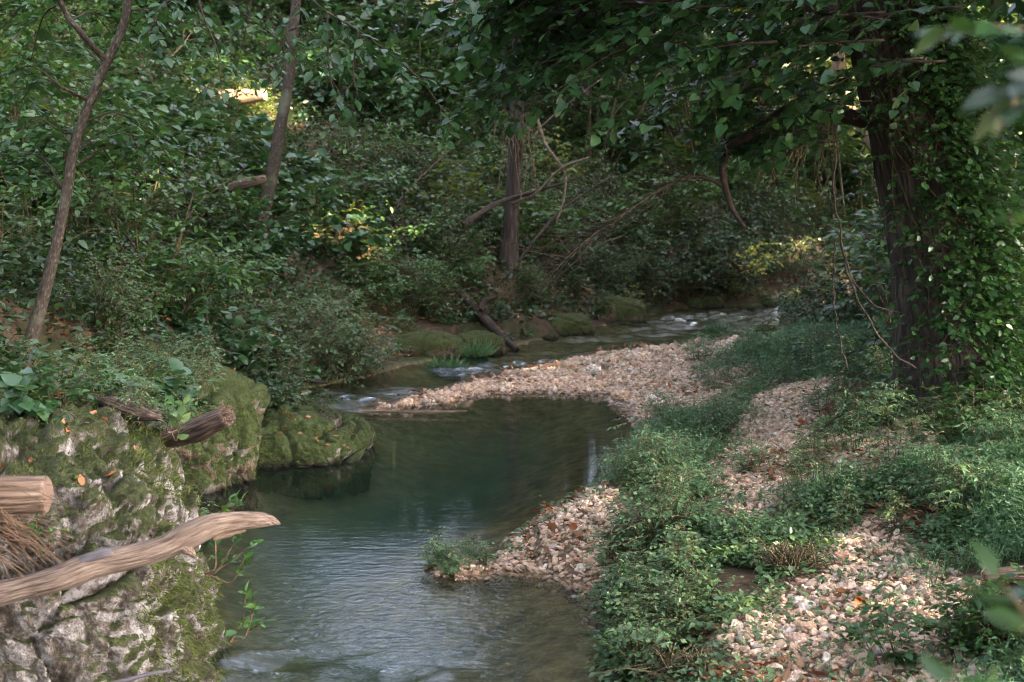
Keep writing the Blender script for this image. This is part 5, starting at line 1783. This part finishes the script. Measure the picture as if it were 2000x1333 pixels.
# upright dead stalks on the grassy bank and the ledge
for (px, py, hpx, r, lab) in ((1530, 985, 70, .004, "pair of bare pale stalks standing by the leafy patch, left one"), (1540, 988, 60, .004, "pair of bare pale stalks standing by the leafy patch, right one"),
                              (1745, 770, 85, .006, "broken whitish stalk standing in the grass left of the ivy-clad trunk"), (1655, 745, 60, .004, "thin brown stalk bent at the head of the upper path")):
    c = hit(px, py)
    e = P(px - 6, py - hpx, c[1])
    mb = MB()
    tube(mb, spline([c, (c + e) / 2 + np.array([0.01, 0, 0]), e], 10), [r, r * 0.7], 5, 0.1)
    tag(mb.build("dead_stalk", M['vine'], loc=c), lab, "stalk")
pl = Plant(77)


def sprig(base, tips, label, size=0.05, mat='leaf_mid', nl=6):
    pl = Plant(int(base[0] * 1000) % 977)
    o = thing("sprig", label, "plant", base)
    for t in tips:
        e = np.asarray(t)
        m = (base + e) / 2 + np.array([0, 0, -0.03]) + pl.g.normal(size=3) * 0.015
        pa = spline([base, m, e], 10)
        tube(pl.T, pa, [0.004, 0.002], 4, cap=False)
        pl.twig(pa[5], pa[9] - pa[4], 0.11, nl, size, 0.1, 0.8)
        pl.twig(pa[9], pa[9] - pa[7], 0.06, 5, size, 0.1, 0.8)
    rel(pl.T, o).build("stem", M['twig_dry'], o)
    rel(pl.leaf_mesh("l", None, 'ovate'), o).build("leaves", M[mat], o)


sprig(P(400, 1120, 5.15), [P(455, 1065, 5.1), P(478, 1075, 5.1), P(470, 1105, 5.1), P(420, 1060, 5.2)], "leggy green sprig growing out of the boulder under the bare branch's tip")
sprig(P(450, 1255, 5.2), [P(478, 1180, 5.15), P(490, 1205, 5.15), P(485, 1235, 5.2), P(468, 1225, 5.1)], "small green sprig low on the boulder's mossy right corner")
sprig(P(420, 1010, 5.6), [P(440, 990, 5.6), P(455, 992, 5.6)], "little green sprig just above the bare branch near its tip", 0.05)
sprig(P(85, 1085, 4.75), [P(70, 1052, 4.7), P(95, 1050, 4.7)], "tiny green sprig beside the brown dry twigs", 0.035)
sprig(P(335, 845, 6.0), [P(355, 800, 6.0), P(330, 820, 5.9), P(350, 830, 5.9)], "green five-leaved creeper sprig beside the weathered log stub", 0.06, 'cover')

# ------------------------------------------------------------------ bright fallen leaves, one by one
lm_ = []
for k, kd in enumerate(('curl', 'lobed', 'curl', 'ovate')):
    mb = MB()
    leaves(mb, np.zeros((1, 3)), np.array([[0, 1.0, 0]]), np.array([[0.1 * k, 0, 1.0]]), 1.0, kd)
    lm_.append(mb.mesh("fallen_leaf", M['orange' if k % 2 == 0 else 'litter']))


def drop(c, s, label, group):
    o = bpy.data.objects.new("fallen_leaf", lm_[int(g.integers(4))])
    COL.objects.link(o)
    o.location = [float(v) for v in c]
    o.scale = (s, s, s)
    o.rotation_euler = (g.normal() * 0.5, g.normal() * 0.5, g.random() * 6.283)
    tag(o, label, "leaf", group)


dg = bpy.context.evaluated_depsgraph_get()
bpy.context.view_layer.update()


def on_rock(o, x, y):
    ok, loc, nn_, _ = o.ray_cast(Vector((x, y, 5)) - o.location, Vector((0, 0, -1)))
    return None if not ok else np.array(loc + o.location) + np.array(nn_) * 0.012


for o, cx, cy, rx, ry, nleaf, lab, grp in ((ledge, -1.6, 10.15, .6, .42, 60, "orange fallen leaf on the low mossy ledge in the pool", "orange leaves on the ledge"),
                                           (boulder, -2.3, 5.9, .85, 1.0, 90, "orange-brown fallen leaf on top of the big pale boulder", "fallen leaves on the boulder"),
                                           (rock2, -2.2, 9.6, .45, .55, 16, "orange fallen leaf stuck to the tall mossy rock", "fallen leaves on the mossy rock")):
    for k in range(nleaf):
        q = on_rock(o, cx + rx * (2 * g.random() - 1), cy + ry * (2 * g.random() - 1))
        if q is not None and q[2] > 0.03:
            drop(q, 0.03 + 0.028 * g.random(), lab, grp)
for k in range(36):
    px, py = [(1280, 790), (1560, 830), (1000, 760), (1550, 900), (1100, 1040), (1650, 1180)][k % 6]
    c = hit(px + 60 * g.normal(), py + 18 * g.normal())
    if c[2] > 0.02:
        drop(c + np.array([0, 0, 0.04]), 0.05 + 0.03 * g.random(), "rusty fallen leaf lying on the pale creek stones", "fallen leaves on the stones")

# ------------------------------------------------------------------ leaves close to the camera at the right edge
for pts, n, lab, sz, mt in (([(2120, 20, 1.7), (2020, 50, 1.65), (1930, 62, 1.6), (1850, 55, 1.58)], 5, "blurred green leafy twig close by in the top right corner", 0.05, 'leaf_ivy'),
                        ([(2150, 130, 1.5), (2060, 150, 1.5), (1985, 190, 1.5)], 9, "blurred dark leafy twig close by below the top right corner", 0.055, 'leaf_dark'),
                        ([(2150, 1330, 1.35), (2060, 1250, 1.35), (1990, 1190, 1.35)], 6, "blurred dark leafy twig close by in the bottom right corner", 0.048, 'leaf_dark'),
                        ([(2000, 1420, 1.3), (1940, 1370, 1.3), (1870, 1365, 1.3)], 5, "blurred leafy tip poking up from the bottom edge at right", 0.045, 'leaf_dark'),
                        ([(2100, 430, 1.7), (2040, 430, 1.7), (1992, 432, 1.7)], 3, "single blurred leaf close by half way up the right edge", 0.03, 'leaf_ivy')):
    pl = Plant(int(pts[0][1]) + 5)
    q = pxpath(pts)
    o = thing("near_twig", lab, "twig", q[0])
    pl.bough(q, [0.003, 0.0012], n, 0.05, 3, sz, 0.2, start=0.2)
    rel(pl.T, o).build("stem", M['stem'], o)
    rel(pl.leaf_mesh("l", None, 'ovate'), o).build("leaves", M[mt], o)
